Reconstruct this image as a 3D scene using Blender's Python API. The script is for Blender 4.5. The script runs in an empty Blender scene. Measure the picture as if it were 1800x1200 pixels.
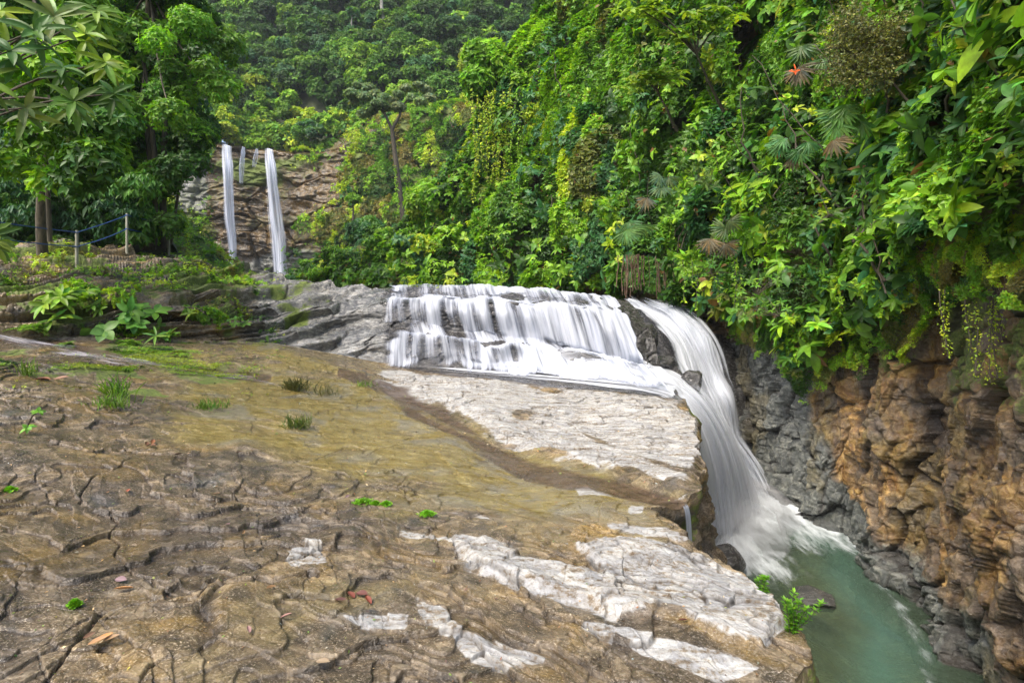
import bpy, math, random, time
import numpy as np
random.seed(7)
T0 = time.time()
scene = bpy.context.scene
COL = scene.collection
# ---------------------------------------------------------------- camera, sky, sun, exposure
F, HY, CX = 1000.0, 480.0, 900.0            # focal length and horizon row in photo pixels (1800 wide)
cam_d = bpy.data.cameras.new("camera")
cam = bpy.data.objects.new("camera", cam_d); COL.objects.link(cam)
cam.location = (0, 0, 0); cam.rotation_euler = (math.radians(90), 0, 0)
cam_d.sensor_width = 36; cam_d.lens = 20.0
cam_d.shift_y = (HY - 600.0) / 1800.0
cam_d.clip_start = 0.05; cam_d.clip_end = 2000
scene.camera = cam
SUN_EL, SUN_AZ = math.radians(56), math.radians(222)   # azimuth clockwise from +Y
world = bpy.data.worlds.new("World"); scene.world = world; world.use_nodes = True
wn, wl = world.node_tree.nodes, world.node_tree.links
sky = wn.new("ShaderNodeTexSky"); sky.sky_type = 'NISHITA'; sky.sun_disc = False
sky.sun_elevation = SUN_EL; sky.sun_rotation = SUN_AZ
sky.air_density = 1.0; sky.dust_density = 4.0; sky.ozone_density = 0.6
bg = wn["Background"]; bg.inputs[1].default_value = 0.15
wl.new(sky.outputs[0], bg.inputs[0])
sun_d = bpy.data.lights.new("sun", 'SUN'); sun_d.energy = 2.0; sun_d.angle = math.radians(22)
sun_d.color = (1.0, 0.95, 0.86)
sun = bpy.data.objects.new("sun", sun_d); COL.objects.link(sun)
sx, sy = math.sin(SUN_AZ) * math.cos(SUN_EL), math.cos(SUN_AZ) * math.cos(SUN_EL)
from mathutils import Vector
sun.rotation_euler = Vector((-sx, -sy, -math.sin(SUN_EL))).to_track_quat('-Z', 'Y').to_euler()
sun.location = (0, -5, 30)
vs = scene.view_settings
vs.view_transform = 'Standard'; vs.look = 'None'; vs.exposure = 1.02; vs.gamma = 1; vs.use_curve_mapping = False
cy = scene.cycles
cy.max_bounces = 6; cy.diffuse_bounces = 3; cy.glossy_bounces = 2; cy.transmission_bounces = 3
cy.transparent_max_bounces = 16; cy.sample_clamp_indirect = 6; cy.caustics_reflective = False; cy.caustics_refractive = False

# ---------------------------------------------------------------- numpy helpers
def P(px, py, Y):
    px, py, Y = np.broadcast_arrays(np.asarray(px, float), np.asarray(py, float), np.asarray(Y, float))
    return np.stack([(px - CX) / F * Y, Y, (HY - py) / F * Y], -1)
def PZ(px, py, z):
    Y = z / ((HY - py) / F)
    return ((px - CX) / F * Y, Y, z)
def nz(v):
    return v / np.maximum(np.linalg.norm(v, axis=-1, keepdims=True), 1e-9)
_R = np.random.default_rng(11)
_T = _R.random((64, 64, 64)).astype(np.float32)
def vn(p):
    p = np.asarray(p, np.float32)
    i = np.floor(p).astype(np.int64); f = p - i; f = f * f * (3 - 2 * f)
    x0, y0, z0 = i[..., 0] & 63, i[..., 1] & 63, i[..., 2] & 63
    x1, y1, z1 = (x0 + 1) & 63, (y0 + 1) & 63, (z0 + 1) & 63
    fx, fy, fz = f[..., 0], f[..., 1], f[..., 2]
    a = _T[x0, y0, z0] * (1 - fx) + _T[x1, y0, z0] * fx
    b = _T[x0, y1, z0] * (1 - fx) + _T[x1, y1, z0] * fx
    c = _T[x0, y0, z1] * (1 - fx) + _T[x1, y0, z1] * fx
    d = _T[x0, y1, z1] * (1 - fx) + _T[x1, y1, z1] * fx
    a = a * (1 - fy) + b * fy; c = c * (1 - fy) + d * fy
    return (a * (1 - fz) + c * fz) * 2 - 1
def fbm(p, octv=4, gain=0.5, off=0.0):
    p = np.asarray(p, np.float32) + off
    s = 0; a = 1.0; n = 0
    for k in range(octv):
        s = s + a * vn(p); n += a; a *= gain; p = p * 2.03 + 7.31
    return s / n * 1.6
def v3(x, y, z=0.0):
    x, y, z = np.broadcast_arrays(x, y, z)
    return np.stack([x, y, z], -1)
def hsh(i, j, k=0):
    return _T[(i * 7 + k * 13) & 63, (j * 5 + i + k) & 63, (k * 29 + i * 3 + j * 11) & 63]
def worley(x, y, seed=0):
    """2-D cells: F1, F2, cell i/j, vector from the cell's centre"""
    ix, iy = np.floor(x).astype(int), np.floor(y).astype(int)
    f1 = np.full(x.shape, 9.0); f2 = np.full(x.shape, 9.0)
    ci = np.zeros(x.shape, int); cj = np.zeros(x.shape, int)
    dx = np.zeros(x.shape); dy = np.zeros(x.shape)
    for a in (-1, 0, 1):
        for b in (-1, 0, 1):
            i, j = ix + a, iy + b
            ux = x - (i + hsh(i, j, seed + 1)); uy = y - (j + hsh(i, j, seed + 2))
            d = np.sqrt(ux * ux + uy * uy)
            m = d < f1
            f2 = np.where(m, f1, np.minimum(f2, d))
            f1 = np.where(m, d, f1); ci = np.where(m, i, ci); cj = np.where(m, j, cj)
            dx = np.where(m, ux, dx); dy = np.where(m, uy, dy)
    return f1, f2, ci, cj, dx, dy
def sstep(a, b, x):
    t = np.clip((x - a) / (b - a), 0, 1); return t * t * (3 - 2 * t)
def stairs(h, k, w=0.15):
    q = h * k; fl = np.floor(q); return (fl + sstep(1 - w, 1, q - fl)) / k
def catmull(A, n, axis=0):
    """resample A along axis to n points through its knots"""
    A = np.moveaxis(np.asarray(A, float), axis, 0)
    K = len(A); t = np.linspace(0, K - 1, n); i = np.minimum(t.astype(int), K - 2); f = (t - i).reshape((-1,) + (1,) * (A.ndim - 1))
    p0, p1, p2, p3 = A[np.maximum(i - 1, 0)], A[i], A[i + 1], A[np.minimum(i + 2, K - 1)]
    r = 0.5 * (2 * p1 + (p2 - p0) * f + (2 * p0 - 5 * p1 + 4 * p2 - p3) * f ** 2 + (3 * p1 - p0 - 3 * p2 + p3) * f ** 3)
    return np.moveaxis(r, 0, axis)
def lin(A, n, axis=0, t=None):
    A = np.moveaxis(np.asarray(A, float), axis, 0)
    K = len(A); t = np.linspace(0, K - 1, n) if t is None else t
    i = np.minimum(t.astype(int), K - 2); f = (t - i).reshape((-1,) + (1,) * (A.ndim - 1))
    return np.moveaxis(A[i] * (1 - f) + A[i + 1] * f, 0, axis)
def gnormals(G, up=None):
    du = np.gradient(G, axis=0); dv = np.gradient(G, axis=1)
    return nz(np.cross(du, dv))
def polyd(px, py, poly):
    """signed distance to a polygon, positive inside"""
    n = len(poly); best = np.full(px.shape, 1e9); ins = np.zeros(px.shape, bool)
    for k in range(n):
        (x0, y0), (x1, y1) = poly[k], poly[(k + 1) % n]
        ex, ey = x1 - x0, y1 - y0; L = ex * ex + ey * ey + 1e-9
        t = np.clip(((px - x0) * ex + (py - y0) * ey) / L, 0, 1)
        best = np.minimum(best, np.hypot(px - x0 - t * ex, py - y0 - t * ey))
        if ey != 0:
            c = ((y0 > py) != (y1 > py)) & (px < ex * (py - y0) / ey + x0); ins ^= c
    return np.where(ins, best, -best)
def lined(px, py, pts):
    best = np.full(px.shape, 1e9)
    for (x0, y0), (x1, y1) in zip(pts[:-1], pts[1:]):
        ex, ey = x1 - x0, y1 - y0; L = ex * ex + ey * ey
        t = np.clip(((px - x0) * ex + (py - y0) * ey) / L, 0, 1)
        best = np.minimum(best, np.hypot(px - x0 - t * ex, py - y0 - t * ey))
    return best

def tag(o, label=None, cat=None, group=None, kind=None):
    if label: o["label"] = label
    if cat: o["category"] = cat
    if group: o["group"] = group
    if kind: o["kind"] = kind
    return o
def mesh_np(name, V, faces, mat, parent=None, attrs=None, uv=None, smooth=True):
    """faces: (N,k) int array or a list of such arrays"""
    me = bpy.data.meshes.new(name)
    V = np.ascontiguousarray(V.reshape(-1, 3), np.float32)
    fl = faces if isinstance(faces, list) else [faces]
    idx = np.concatenate([f.ravel() for f in fl]).astype(np.int32)
    tot = np.concatenate([np.full(len(f), f.shape[1], np.int32) for f in fl])
    me.vertices.add(len(V)); me.vertices.foreach_set("co", V.ravel())
    me.loops.add(len(idx)); me.loops.foreach_set("vertex_index", idx)
    me.polygons.add(len(tot)); st = np.zeros(len(tot), np.int32); st[1:] = np.cumsum(tot)[:-1]
    me.polygons.foreach_set("loop_start", st)
    if smooth: me.polygons.foreach_set("use_smooth", np.ones(len(tot), bool))
    for k, a in (attrs or {}).items():
        a = np.ascontiguousarray(a, np.float32)
        if a.ndim == 2:
            if a.shape[1] == 3: a = np.concatenate([a, np.ones((len(a), 1), np.float32)], 1)
            at = me.attributes.new(k, 'FLOAT_COLOR', 'POINT'); at.data.foreach_set("color", a.ravel())
        else:
            at = me.attributes.new(k, 'FLOAT', 'POINT'); at.data.foreach_set("value", a)
    if uv is not None:
        l = me.uv_layers.new(name="UVMap"); l.data.foreach_set("uv", np.ascontiguousarray(uv.reshape(-1, 2)[idx], np.float32).ravel())
    me.update(calc_edges=True); me.validate()
    if mat: me.materials.append(mat)
    o = bpy.data.objects.new(name, me); COL.objects.link(o)
    if parent: o.parent = parent
    return o
def gfaces(n, m, off=0):
    i = np.arange(n - 1)[:, None] * m + np.arange(m - 1)[None, :]
    i = i.ravel() + off
    return np.stack([i, i + m, i + m + 1, i + 1], 1)
def empty(name, loc):
    o = bpy.data.objects.new(name, None); COL.objects.link(o); o.location = loc; o.empty_display_size = 0.2
    return o
def tubes(paths, sides=7):
    """paths: list of (points (K,3), radii (K,)) -> V, faces"""
    Vs, Fs, off = [], [], 0
    for pts, rad in paths:
        pts = np.asarray(pts, float); rad = np.asarray(rad, float) * np.ones(len(pts))
        tn = nz(np.gradient(pts, axis=0)); ref = np.array([0.31, 0.87, 0.12])
        a = nz(np.cross(tn, ref)); b = np.cross(tn, a)
        th = np.linspace(0, 2 * np.pi, sides, endpoint=False)
        ring = pts[:, None] + rad[:, None, None] * (a[:, None] * np.cos(th)[None, :, None] + b[:, None] * np.sin(th)[None, :, None])
        K = len(pts); Vs.append(ring.reshape(-1, 3))
        i = np.arange(K - 1)[:, None] * sides; j = np.arange(sides)[None]; j2 = (j + 1) % sides
        Fs.append(np.stack([i + j, i + j2, i + sides + j2, i + sides + j], -1).reshape(-1, 4) + off)
        off += K * sides
    return np.concatenate(Vs), np.concatenate(Fs)
def icos(sub=3):
    import bmesh
    bm = bmesh.new(); bmesh.ops.create_icosphere(bm, subdivisions=sub, radius=1)
    V = np.array([v.co[:] for v in bm.verts]); Fc = np.array([[v.index for v in f.verts] for f in bm.faces]); bm.free()
    return V, Fc

# ---------------------------------------------------------------- materials
class NT:
    def __init__(s, name):
        s.m = bpy.data.materials.new(name); s.m.use_nodes = True
        s.t = s.m.node_tree; s.t.nodes.clear(); s.out = s.t.nodes.new("ShaderNodeOutputMaterial")
    def n(s, typ, ins=None, **kw):
        nd = s.t.nodes.new(typ)
        for k, v in kw.items(): setattr(nd, k, v)
        for k, v in (ins or {}).items(): s.put(nd.inputs[k], v)
        return nd
    def put(s, sock, v):
        if isinstance(v, bpy.types.NodeSocket): s.t.links.new(v, sock)
        elif isinstance(v, bpy.types.Node): s.t.links.new(v.outputs[0], sock)
        else:
            if isinstance(v, (tuple, list)) and len(v) == 3 and sock.type == 'RGBA': v = (*v, 1)
            sock.default_value = v
    def attr(s, name, col=False):
        a = s.n("ShaderNodeAttribute", attribute_name=name); return a.outputs["Color" if col else "Fac"]
    def math(s, op, a, b=None, clamp=False):
        nd = s.n("ShaderNodeMath", operation=op, use_clamp=clamp); s.put(nd.inputs[0], a)
        if b is not None: s.put(nd.inputs[1], b)
        return nd.outputs[0]
    def noise(s, vec, scale, detail=5, rough=0.55, dist=0.0):
        return s.n("ShaderNodeTexNoise", {"Vector": vec, "Scale": scale, "Detail": detail, "Roughness": rough, "Distortion": dist}).outputs[0]
    def ramp(s, fac, stops):
        nd = s.n("ShaderNodeValToRGB", {0: fac}); el = nd.color_ramp.elements
        while len(el) > 1: el.remove(el[-1])
        for k, (p, c) in enumerate(stops):
            e = el[0] if k == 0 else el.new(p)
            e.position = p; e.color = (*c, 1) if not isinstance(c, float) else (c, c, c, 1)
        return nd.outputs[0]
    def mix(s, f, a, b, mode='MIX'):
        nd = s.n("ShaderNodeMix", data_type='RGBA', blend_type=mode)
        s.put(nd.inputs[0], f); s.put(nd.inputs[6], a); s.put(nd.inputs[7], b)
        return nd.outputs[2]
    def mapping(s, vec, scale=(1, 1, 1), rot=(0, 0, 0)):
        nd = s.n("ShaderNodeMapping"); s.put(nd.inputs[0], vec)
        nd.inputs["Scale"].default_value = scale; nd.inputs["Rotation"].default_value = rot
        return nd.outputs[0]
    def surf(s, sh): s.put(s.out.inputs[0], sh)

def mat_rock(name, wall=False, tone=None):
    t = NT(name); geo = t.n("ShaderNodeNewGeometry").outputs["Position"]
    dry, alg, moss, wet, grey = (t.attr(k) for k in ("dry", "algae", "moss", "wet", "grey"))
    nA = t.noise(t.mapping(geo, (1, 1, 0.7 if wall else 2.2)), 1.3, 8, 0.6, 0.6)
    nB = t.noise(t.mapping(geo, (1, 1, 0.8 if wall else 2.5), (0, 0, 0.6)), 6.0, 8, 0.65, 0.8)
    nC = t.noise(geo, 32.0, 6, 0.7)
    nL = t.noise(t.mapping(geo, (1, 5, 9), (0, 0, -0.95)), 2.4, 6, 0.6, 0.3)
    if wall:
        base = t.ramp(nB, [(0.2, (0.07, 0.04, 0.018)), (0.40, (0.18, 0.10, 0.04)), (0.54, (0.30, 0.19, 0.068)), (0.68, (0.43, 0.30, 0.115)), (0.88, (0.56, 0.46, 0.29))])
        base = t.mix(t.ramp(nA, [(0.42, 0.0), (0.56, 0.8)]), base, t.ramp(nC, [(0.25, (0.05, 0.045, 0.045)), (0.7, (0.19, 0.16, 0.13))]))
        gcol = t.ramp(nB, [(0.25, (0.045, 0.05, 0.052)), (0.5, (0.12, 0.13, 0.12)), (0.75, (0.26, 0.26, 0.22))])
    else:
        base = t.ramp(nB, [(0.26, (0.030, 0.026, 0.018)), (0.44, (0.082, 0.064, 0.043)), (0.56, (0.155, 0.120, 0.080)), (0.71, (0.31, 0.255, 0.18))])
        iron = t.ramp(nC, [(0.3, (0.12, 0.075, 0.018)), (0.7, (0.30, 0.20, 0.055))])
        base = t.mix(t.ramp(nA, [(0.50, 0.0), (0.62, 0.62)]), base, iron)
        sp_ = t.noise(t.mapping(geo, (1, 1, 2)), 70.0, 4, 0.75)
        base = t.mix(t.ramp(sp_, [(0.54, 0.0), (0.66, 0.8)]), base, (0.42, 0.37, 0.30))
        base = t.mix(t.ramp(sp_, [(0.30, 0.75), (0.42, 0.0)]), base, (0.03, 0.022, 0.015))
        base = t.mix(t.ramp(nA, [(0.30, 0.6), (0.42, 0.0)]), base, t.ramp(nC, [(0.3, (0.06, 0.07, 0.08)), (0.7, (0.19, 0.20, 0.21))]))
        gcol = t.ramp(nB, [(0.25, (0.035, 0.034, 0.036)), (0.5, (0.13, 0.13, 0.125)), (0.72, (0.33, 0.33, 0.31))])
    pl_ = t.attr('plate')
    base = t.mix(1.0, base, t.ramp(pl_, [(0.0, (1.0, 1.0, 1.0)), (0.02, (0.55, 0.54, 0.56)), (0.35, (0.85, 0.84, 0.82)), (0.65, (1.2, 1.15, 1.02)), (1.0, (1.75, 1.65, 1.42))]), 'MULTIPLY')
    if tone: base = t.mix(1.0, base, tone, 'MULTIPLY')
    nE = t.math('ADD', t.math('MULTIPLY', nC, 0.5), t.math('MULTIPLY', nB, 0.8))
    def soft(a, lo=0.35, hi=0.65, amt=0.55):
        v = t.math('ADD', a, t.math('MULTIPLY', t.math('SUBTRACT', nE, 0.65), amt))
        r = t.n("ShaderNodeMapRange", {0: v, 1: lo, 2: hi}); return r.outputs[0]
    c = t.mix(soft(grey), base, gcol)
    nS = t.noise(t.mapping(geo, (1.2, 7, 9), (0, 0, -0.95)), 5.0, 7, 0.7, 0.4)
    algc = t.ramp(t.math('ADD', t.math('MULTIPLY', nL, 0.45), t.math('MULTIPLY', nS, 0.55)), [(0.30, (0.05, 0.035, 0.012)), (0.42, (0.15, 0.105, 0.025)), (0.53, (0.235, 0.185, 0.06)), (0.62, (0.36, 0.30, 0.14)), (0.74, (0.46, 0.42, 0.30))])
    algc = t.mix(t.ramp(nA, [(0.50, 0.0), (0.60, 0.65)]), algc, t.ramp(nS, [(0.3, (0.08, 0.075, 0.06)), (0.7, (0.30, 0.28, 0.22))]))
    c = t.mix(soft(alg, 0.25, 0.75), c, algc)
    dryc = t.ramp(t.math('ADD', t.math('MULTIPLY', nC, 0.55), t.math('MULTIPLY', nL, 0.5)), [(0.38, (0.10, 0.065, 0.035)), (0.45, (0.22, 0.18, 0.13)), (0.50, (0.33, 0.32, 0.30)), (0.62, (0.47, 0.475, 0.475)), (0.85, (0.58, 0.58, 0.565))])
    dm = t.math('MULTIPLY', soft(dry, 0.36, 0.70, 1.3), 0.93)
    c = t.mix(dm, c, dryc)
    mc = t.ramp(nC, [(0.3, (0.035, 0.055, 0.008)), (0.52, (0.11, 0.15, 0.02)), (0.75, (0.25, 0.31, 0.05))])
    c = t.mix(soft(moss, 0.50, 0.68, 1.7), c, mc)
    wetc = t.mix(0.75, c, (0.10, 0.055, 0.03), 'MULTIPLY')
    wetc = t.mix(t.math('MULTIPLY', t.math('SUBTRACT', 1.0, grey), 0.6), t.mix(1.0, c, (0.42, 0.40, 0.40), 'MULTIPLY'), t.ramp(nL, [(0.3, (0.035, 0.02, 0.012)), (0.7, (0.16, 0.10, 0.06))]))
    c = t.mix(soft(wet, 0.35, 0.65, 0.3), c, wetc)
    r = t.n("ShaderNodeMapRange", {0: t.math('ADD', nB, t.math('MULTIPLY', dry, 0.8)), 1: 0.42, 2: 1.0, 3: 0.10, 4: 0.85}).outputs[0]
    r = t.math('MAXIMUM', r, t.math('MULTIPLY', moss, 0.85))
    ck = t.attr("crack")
    c = t.mix(t.math("MULTIPLY", ck, 0.85), c, (0.018, 0.013, 0.009))  # shade of cracks and plate edges mixed into the rock colour
    v1 = t.n("ShaderNodeTexVoronoi", {"Vector": t.mapping(geo, (1, 1, 1.6)), "Scale": 9.0}, feature='DISTANCE_TO_EDGE').outputs[0]
    cr = t.ramp(v1, [(0.0, 0.0), (0.06, 1.0)])
    dv_ = t.n("ShaderNodeVectorMath", operation='ADD')
    t.put(dv_.inputs[0], t.mapping(geo, (1, 1, 1.3))); nv_ = t.n("ShaderNodeTexNoise", {"Vector": geo, "Scale": 7.0, "Detail": 3.0}); sv_ = t.n("ShaderNodeVectorMath", operation='SCALE'); t.put(sv_.inputs[0], nv_.outputs[1]); sv_.inputs[3].default_value = 0.09
    t.put(dv_.inputs[1], sv_.outputs[0])
    chips = None
    for sc_, am_ in ((8.0, 0.55), (19.0, 0.28), (43.0, 0.12)):
        vo_ = t.n("ShaderNodeTexVoronoi", {"Vector": dv_.outputs[0], "Scale": sc_}); se_ = t.n("ShaderNodeSeparateColor", {0: vo_.outputs["Color"]})
        k_ = t.math('MULTIPLY', se_.outputs[0], am_); chips = k_ if chips is None else t.math('ADD', chips, k_)
    keep_ = t.math('SUBTRACT', 1.0, t.math('MULTIPLY', t.math('MAXIMUM', alg, wet), 0.75))
    c = t.mix(t.math('MULTIPLY', keep_, 0.8), c, t.mix(1.0, c, t.ramp(chips, [(0.2, (0.72, 0.72, 0.74)), (0.75, (1.3, 1.27, 1.2))]), 'MULTIPLY'))
    nC = t.math('ADD', nC, t.math('MULTIPLY', t.math('MULTIPLY', chips, keep_), 2.2))
    nC = t.math('ADD', nC, t.math('MULTIPLY', t.math('MULTIPLY', nS, alg), 2.0))
    nC = t.math('ADD', nC, t.math('MULTIPLY', t.math('MULTIPLY', t.noise(geo, 60.0, 3, 0.6), moss), 2.5))
    hgt = t.math('ADD', t.math('MULTIPLY', nC, 0.35), t.math('ADD', t.math('MULTIPLY', nB, 1.0), t.math('MULTIPLY', cr, 0.12)))
    hgt = t.math('ADD', hgt, t.math('MULTIPLY', t.noise(geo, 110.0, 3, 0.7), 0.07))
    bp = t.n("ShaderNodeBump", {"Strength": 0.75, "Distance": 0.05 if wall else 0.026, "Height": hgt})
    b = t.n("ShaderNodeBsdfPrincipled", {"Base Color": c, "Roughness": r, "Normal": bp.outputs[0], "IOR": 1.45})
    b.inputs["Specular IOR Level"].default_value = 0.75
    t.surf(b); return t.m

def mat_leaf(name, trans=0.35, rough=0.42, spec=0.5):
    t = NT(name); c = t.attr("col", True)
    geo = t.n("ShaderNodeNewGeometry").outputs["Position"]
    n = t.noise(geo, 9.0, 2)
    c = t.mix(1.0, c, t.ramp(n, [(0.3, 0.75), (0.7, 1.25)]), 'MULTIPLY')
    p = t.n("ShaderNodeBsdfPrincipled", {"Base Color": c, "Roughness": rough}); p.inputs["Specular IOR Level"].default_value = spec
    tc = t.mix(1.0, c, (1.5, 1.6, 0.5), 'MULTIPLY')
    tr = t.n("ShaderNodeBsdfTranslucent", {"Color": tc})
    mx = t.n("ShaderNodeMixShader", {0: trans, 1: p, 2: tr}); t.surf(mx); return t.m

def mat_simple(name, c1, c2, scale=8, rough=0.8, bump=0.3, stretch=(1, 1, 1)):
    t = NT(name); geo = t.n("ShaderNodeNewGeometry").outputs["Position"]
    n = t.noise(t.mapping(geo, stretch), scale, 6, 0.6)
    c = t.ramp(n, [(0.3, c1), (0.7, c2)])
    bp = t.n("ShaderNodeBump", {"Strength": bump, "Distance": 0.02, "Height": n})
    t.surf(t.n("ShaderNodeBsdfPrincipled", {"Base Color": c, "Roughness": rough, "Normal": bp.outputs[0]})); return t.m

def mat_water(name, us=9.0, vsc=0.5, lo=0.38, hi=0.62, tint=(0.74, 0.77, 0.84), sh=1.0):
    """falling water: white veil whose gaps follow the flow (UV: u across, v along, in metres)"""
    t = NT(name); uv = t.n("ShaderNodeTexCoord").outputs["UV"]
    n1 = t.noise(t.mapping(uv, (us, vsc, 1)), 1.0, 6, 0.62, 0.15)
    n2 = t.noise(t.mapping(uv, (us * 0.28, vsc * 0.7, 1)), 1.0, 3, 0.5, 0.2)
    n = t.math('ADD', t.math('MULTIPLY', n1, 0.55), t.math('MULTIPLY', n2, 0.45))
    n = t.math('ADD', t.math('MULTIPLY', t.math('SUBTRACT', n, 0.5), 1.7), 0.5)
    d = t.attr("dens")
    v = t.math('ADD', n, t.math('SUBTRACT', d, 0.5))
    al = t.n("ShaderNodeMapRange", {0: v, 1: lo, 2: hi}, interpolation_type='SMOOTHSTEP').outputs[0]
    al = t.math('MULTIPLY', al, t.n("ShaderNodeMapRange", {0: d, 1: 0.0, 2: 0.25}).outputs[0])
    c = t.mix(al, tuple(x * k_ for x, k_ in zip(tint, (1 - 0.58 * sh, 1 - 0.55 * sh, 1 - 0.46 * sh))), tint)
    c = t.mix(0.5, c, t.ramp(n1, [(0.32, tuple(x * k_ for x, k_ in zip(tint, (1 - 0.45 * sh, 1 - 0.40 * sh, 1 - 0.28 * sh)))), (0.6, tint)]))
    bp = t.n("ShaderNodeBump", {"Strength": 0.3, "Distance": 0.03, "Height": n1})
    df = t.n("ShaderNodeBsdfDiffuse", {"Color": c, "Normal": bp.outputs[0]})
    tl = t.n("ShaderNodeBsdfTranslucent", {"Color": c})
    m1 = t.n("ShaderNodeMixShader", {0: 0.3, 1: df, 2: tl})
    tp = t.n("ShaderNodeBsdfTransparent")
    t.surf(t.n("ShaderNodeMixShader", {0: t.math('MULTIPLY', al, 0.97), 1: tp, 2: m1})); return t.m

M_slab = mat_rock("wet_layered_rock"); M_wall = mat_rock("ochre_canyon_rock", True); M_farrock = mat_rock("brown_cliff_rock", True, (0.50, 0.48, 0.40))
PAL_GAIN = 1.2
M_leaf = mat_leaf("leaf", 0.35, 0.45, 0.35); M_leaf_far = mat_leaf("far_leaf", 0.25, 0.6, 0.25); M_gloss = mat_leaf("glossy_leaf", 0.3, 0.42, 0.28)
M_bark = mat_simple("bark", (0.035, 0.028, 0.018), (0.13, 0.11, 0.075), 6, 0.9, 0.6, (3, 3, 0.6))
M_pale = mat_simple("pale_bark", (0.22, 0.20, 0.17), (0.45, 0.43, 0.38), 2, 0.9, 0.3, (3, 3, 0.6))
M_soil = mat_simple("leaf_litter_soil", (0.02, 0.035, 0.012), (0.07, 0.08, 0.035), 1.5, 0.95, 0.6)

def rock_attrs(**k):
    n = len(next(iter(k.values())))
    d = {a: np.zeros(n) for a in ("dry", "algae", "moss", "wet", "grey", "crack", "plate")}
    for a, v in k.items(): d[a] = np.clip(v, 0, 1)
    return d

# ================================================================ GROUND (slab, mossy scarp, cascade steps)
ctrl = [PZ(900, 1200, -1.72), PZ(0, 1200, -1.64), PZ(-900, 1200, -1.50), PZ(1400, 1200, -1.75), PZ(1410, 1150, -1.76), PZ(900, 1700, -1.66), PZ(0, 1700, -1.60), PZ(1700, 1800, -1.66),
        PZ(1350, 1030, -1.87), PZ(1235, 960, -1.95), PZ(1165, 908, -2.0), PZ(1195, 886, -2.13), PZ(1235, 868, -2.10), PZ(1225, 790, -2.32), PZ(1213, 740, -2.44),
        PZ(700, 950, -1.86), PZ(300, 950, -1.70), PZ(0, 900, -1.55), PZ(-300, 900, -1.3), PZ(700, 800, -2.05), PZ(400, 750, -1.85), PZ(0, 720, -1.42), PZ(950, 800, -2.22), PZ(1000, 720, -2.33)]
F0 = np.array([(-260, 600, 8.5), (0, 596, 10), (150, 598, 10.8), (250, 600, 11.5), (370, 602, 12.3), (480, 603, 13), (600, 624, 13.3), (670, 638, 13.6), (780, 645, 13.8), (870, 650, 13.8), (1000, 658, 13.5), (1100, 668, 13.1), (1192, 690, 12.3)], float)
for a, b, c in F0[::2]:
    q = P(a, b, c); ctrl.append(tuple(q))
ctrl = np.array(ctrl)
def tps_fit(Pt):
    n = len(Pt); d = np.hypot(Pt[:, None, 0] - Pt[None, :, 0], Pt[:, None, 1] - Pt[None, :, 1])
    K = d * d * np.log(d + 1e-9) + np.eye(n) * 0.02; Q = np.c_[np.ones(n), Pt[:, :2]]
    A = np.block([[K, Q], [Q.T, np.zeros((3, 3))]])
    return np.linalg.solve(A, np.r_[Pt[:, 2], 0, 0, 0])
_w = tps_fit(ctrl)
def zslab(X, Y):
    s = _w[-3] + _w[-2] * X + _w[-1] * Y
    for k, p in enumerate(ctrl):
        d = np.hypot(X - p[0], Y - p[1]); s = s + _w[k] * d * d * np.log(d + 1e-9)
    return s
XR = np.array([(1.2, 1.15), (2.0, 1.15), (2.45, 1.22), (2.6, 1.33), (3.36, 1.52), (3.65, 1.46), (4.06, 1.37), (4.4, 1.33), (4.65, 1.23), (4.85, 1.20), (5.0, 1.36), (5.25, 1.60), (5.45, 1.86), (5.8, 1.97), (6.6, 2.2), (7.48, 2.45), (8.5, 2.76), (9.4, 2.96), (10.4, 3.12), (11.5, 3.36), (14, 3.6)])
NC, NR, ND = 1150, 1120, 60
cs = np.linspace(0, 1, NC)
pxf = -260 + cs * (1192 + 260)
Yf = np.interp(pxf, F0[:, 0], F0[:, 2]); pyf = np.interp(pxf, F0[:, 0], F0[:, 1])
tt = np.linspace(0, 1, NR)[:, None]
Y = np.exp(np.log(1.6) * (1 - tt) + np.log(Yf)[None] * tt)
Xr = np.interp(Y, XR[:, 0], XR[:, 1])
edge_n = fbm(v3(Y * 1.6, 3.3), 4) * 0.07 + stairs(fbm(v3(Y * 2.2, 9.1), 2), 3, 0.2) * 0.06
Xr = Xr + edge_n * sstep(2, 2.6, Y) * (1 - sstep(9.5, 11, Y))
Xl = np.minimum(-1.16 * Y, -0.9 * Y - 1.0)
Xb = (pxf[None] - CX) / F * Yf[None]            # column position on the far line
X = Xl * (1 - cs) + Xr * cs
X = X + (Xb - X[-1:]) * sstep(0.75, 1, tt)
Z = zslab(X, Y)
zf = (HY - pyf) / F * Yf
Z = Z + (zf[None] - Z[-1:]) * sstep(0.7, 1, tt)
pxs, pys = X / Y * F + CX, HY - Z / Y * F
jx = fbm(v3(X * 1.4, Y * 0.9, 1.0), 4); jy = fbm(v3(X * 1.4, Y * 0.9, 9.0), 4)
near = np.clip(3.0 / Y, 0.25, 1.4)
wx, wy = pxs + jx * 38 * near, pys + jy * 16 * near
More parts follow.
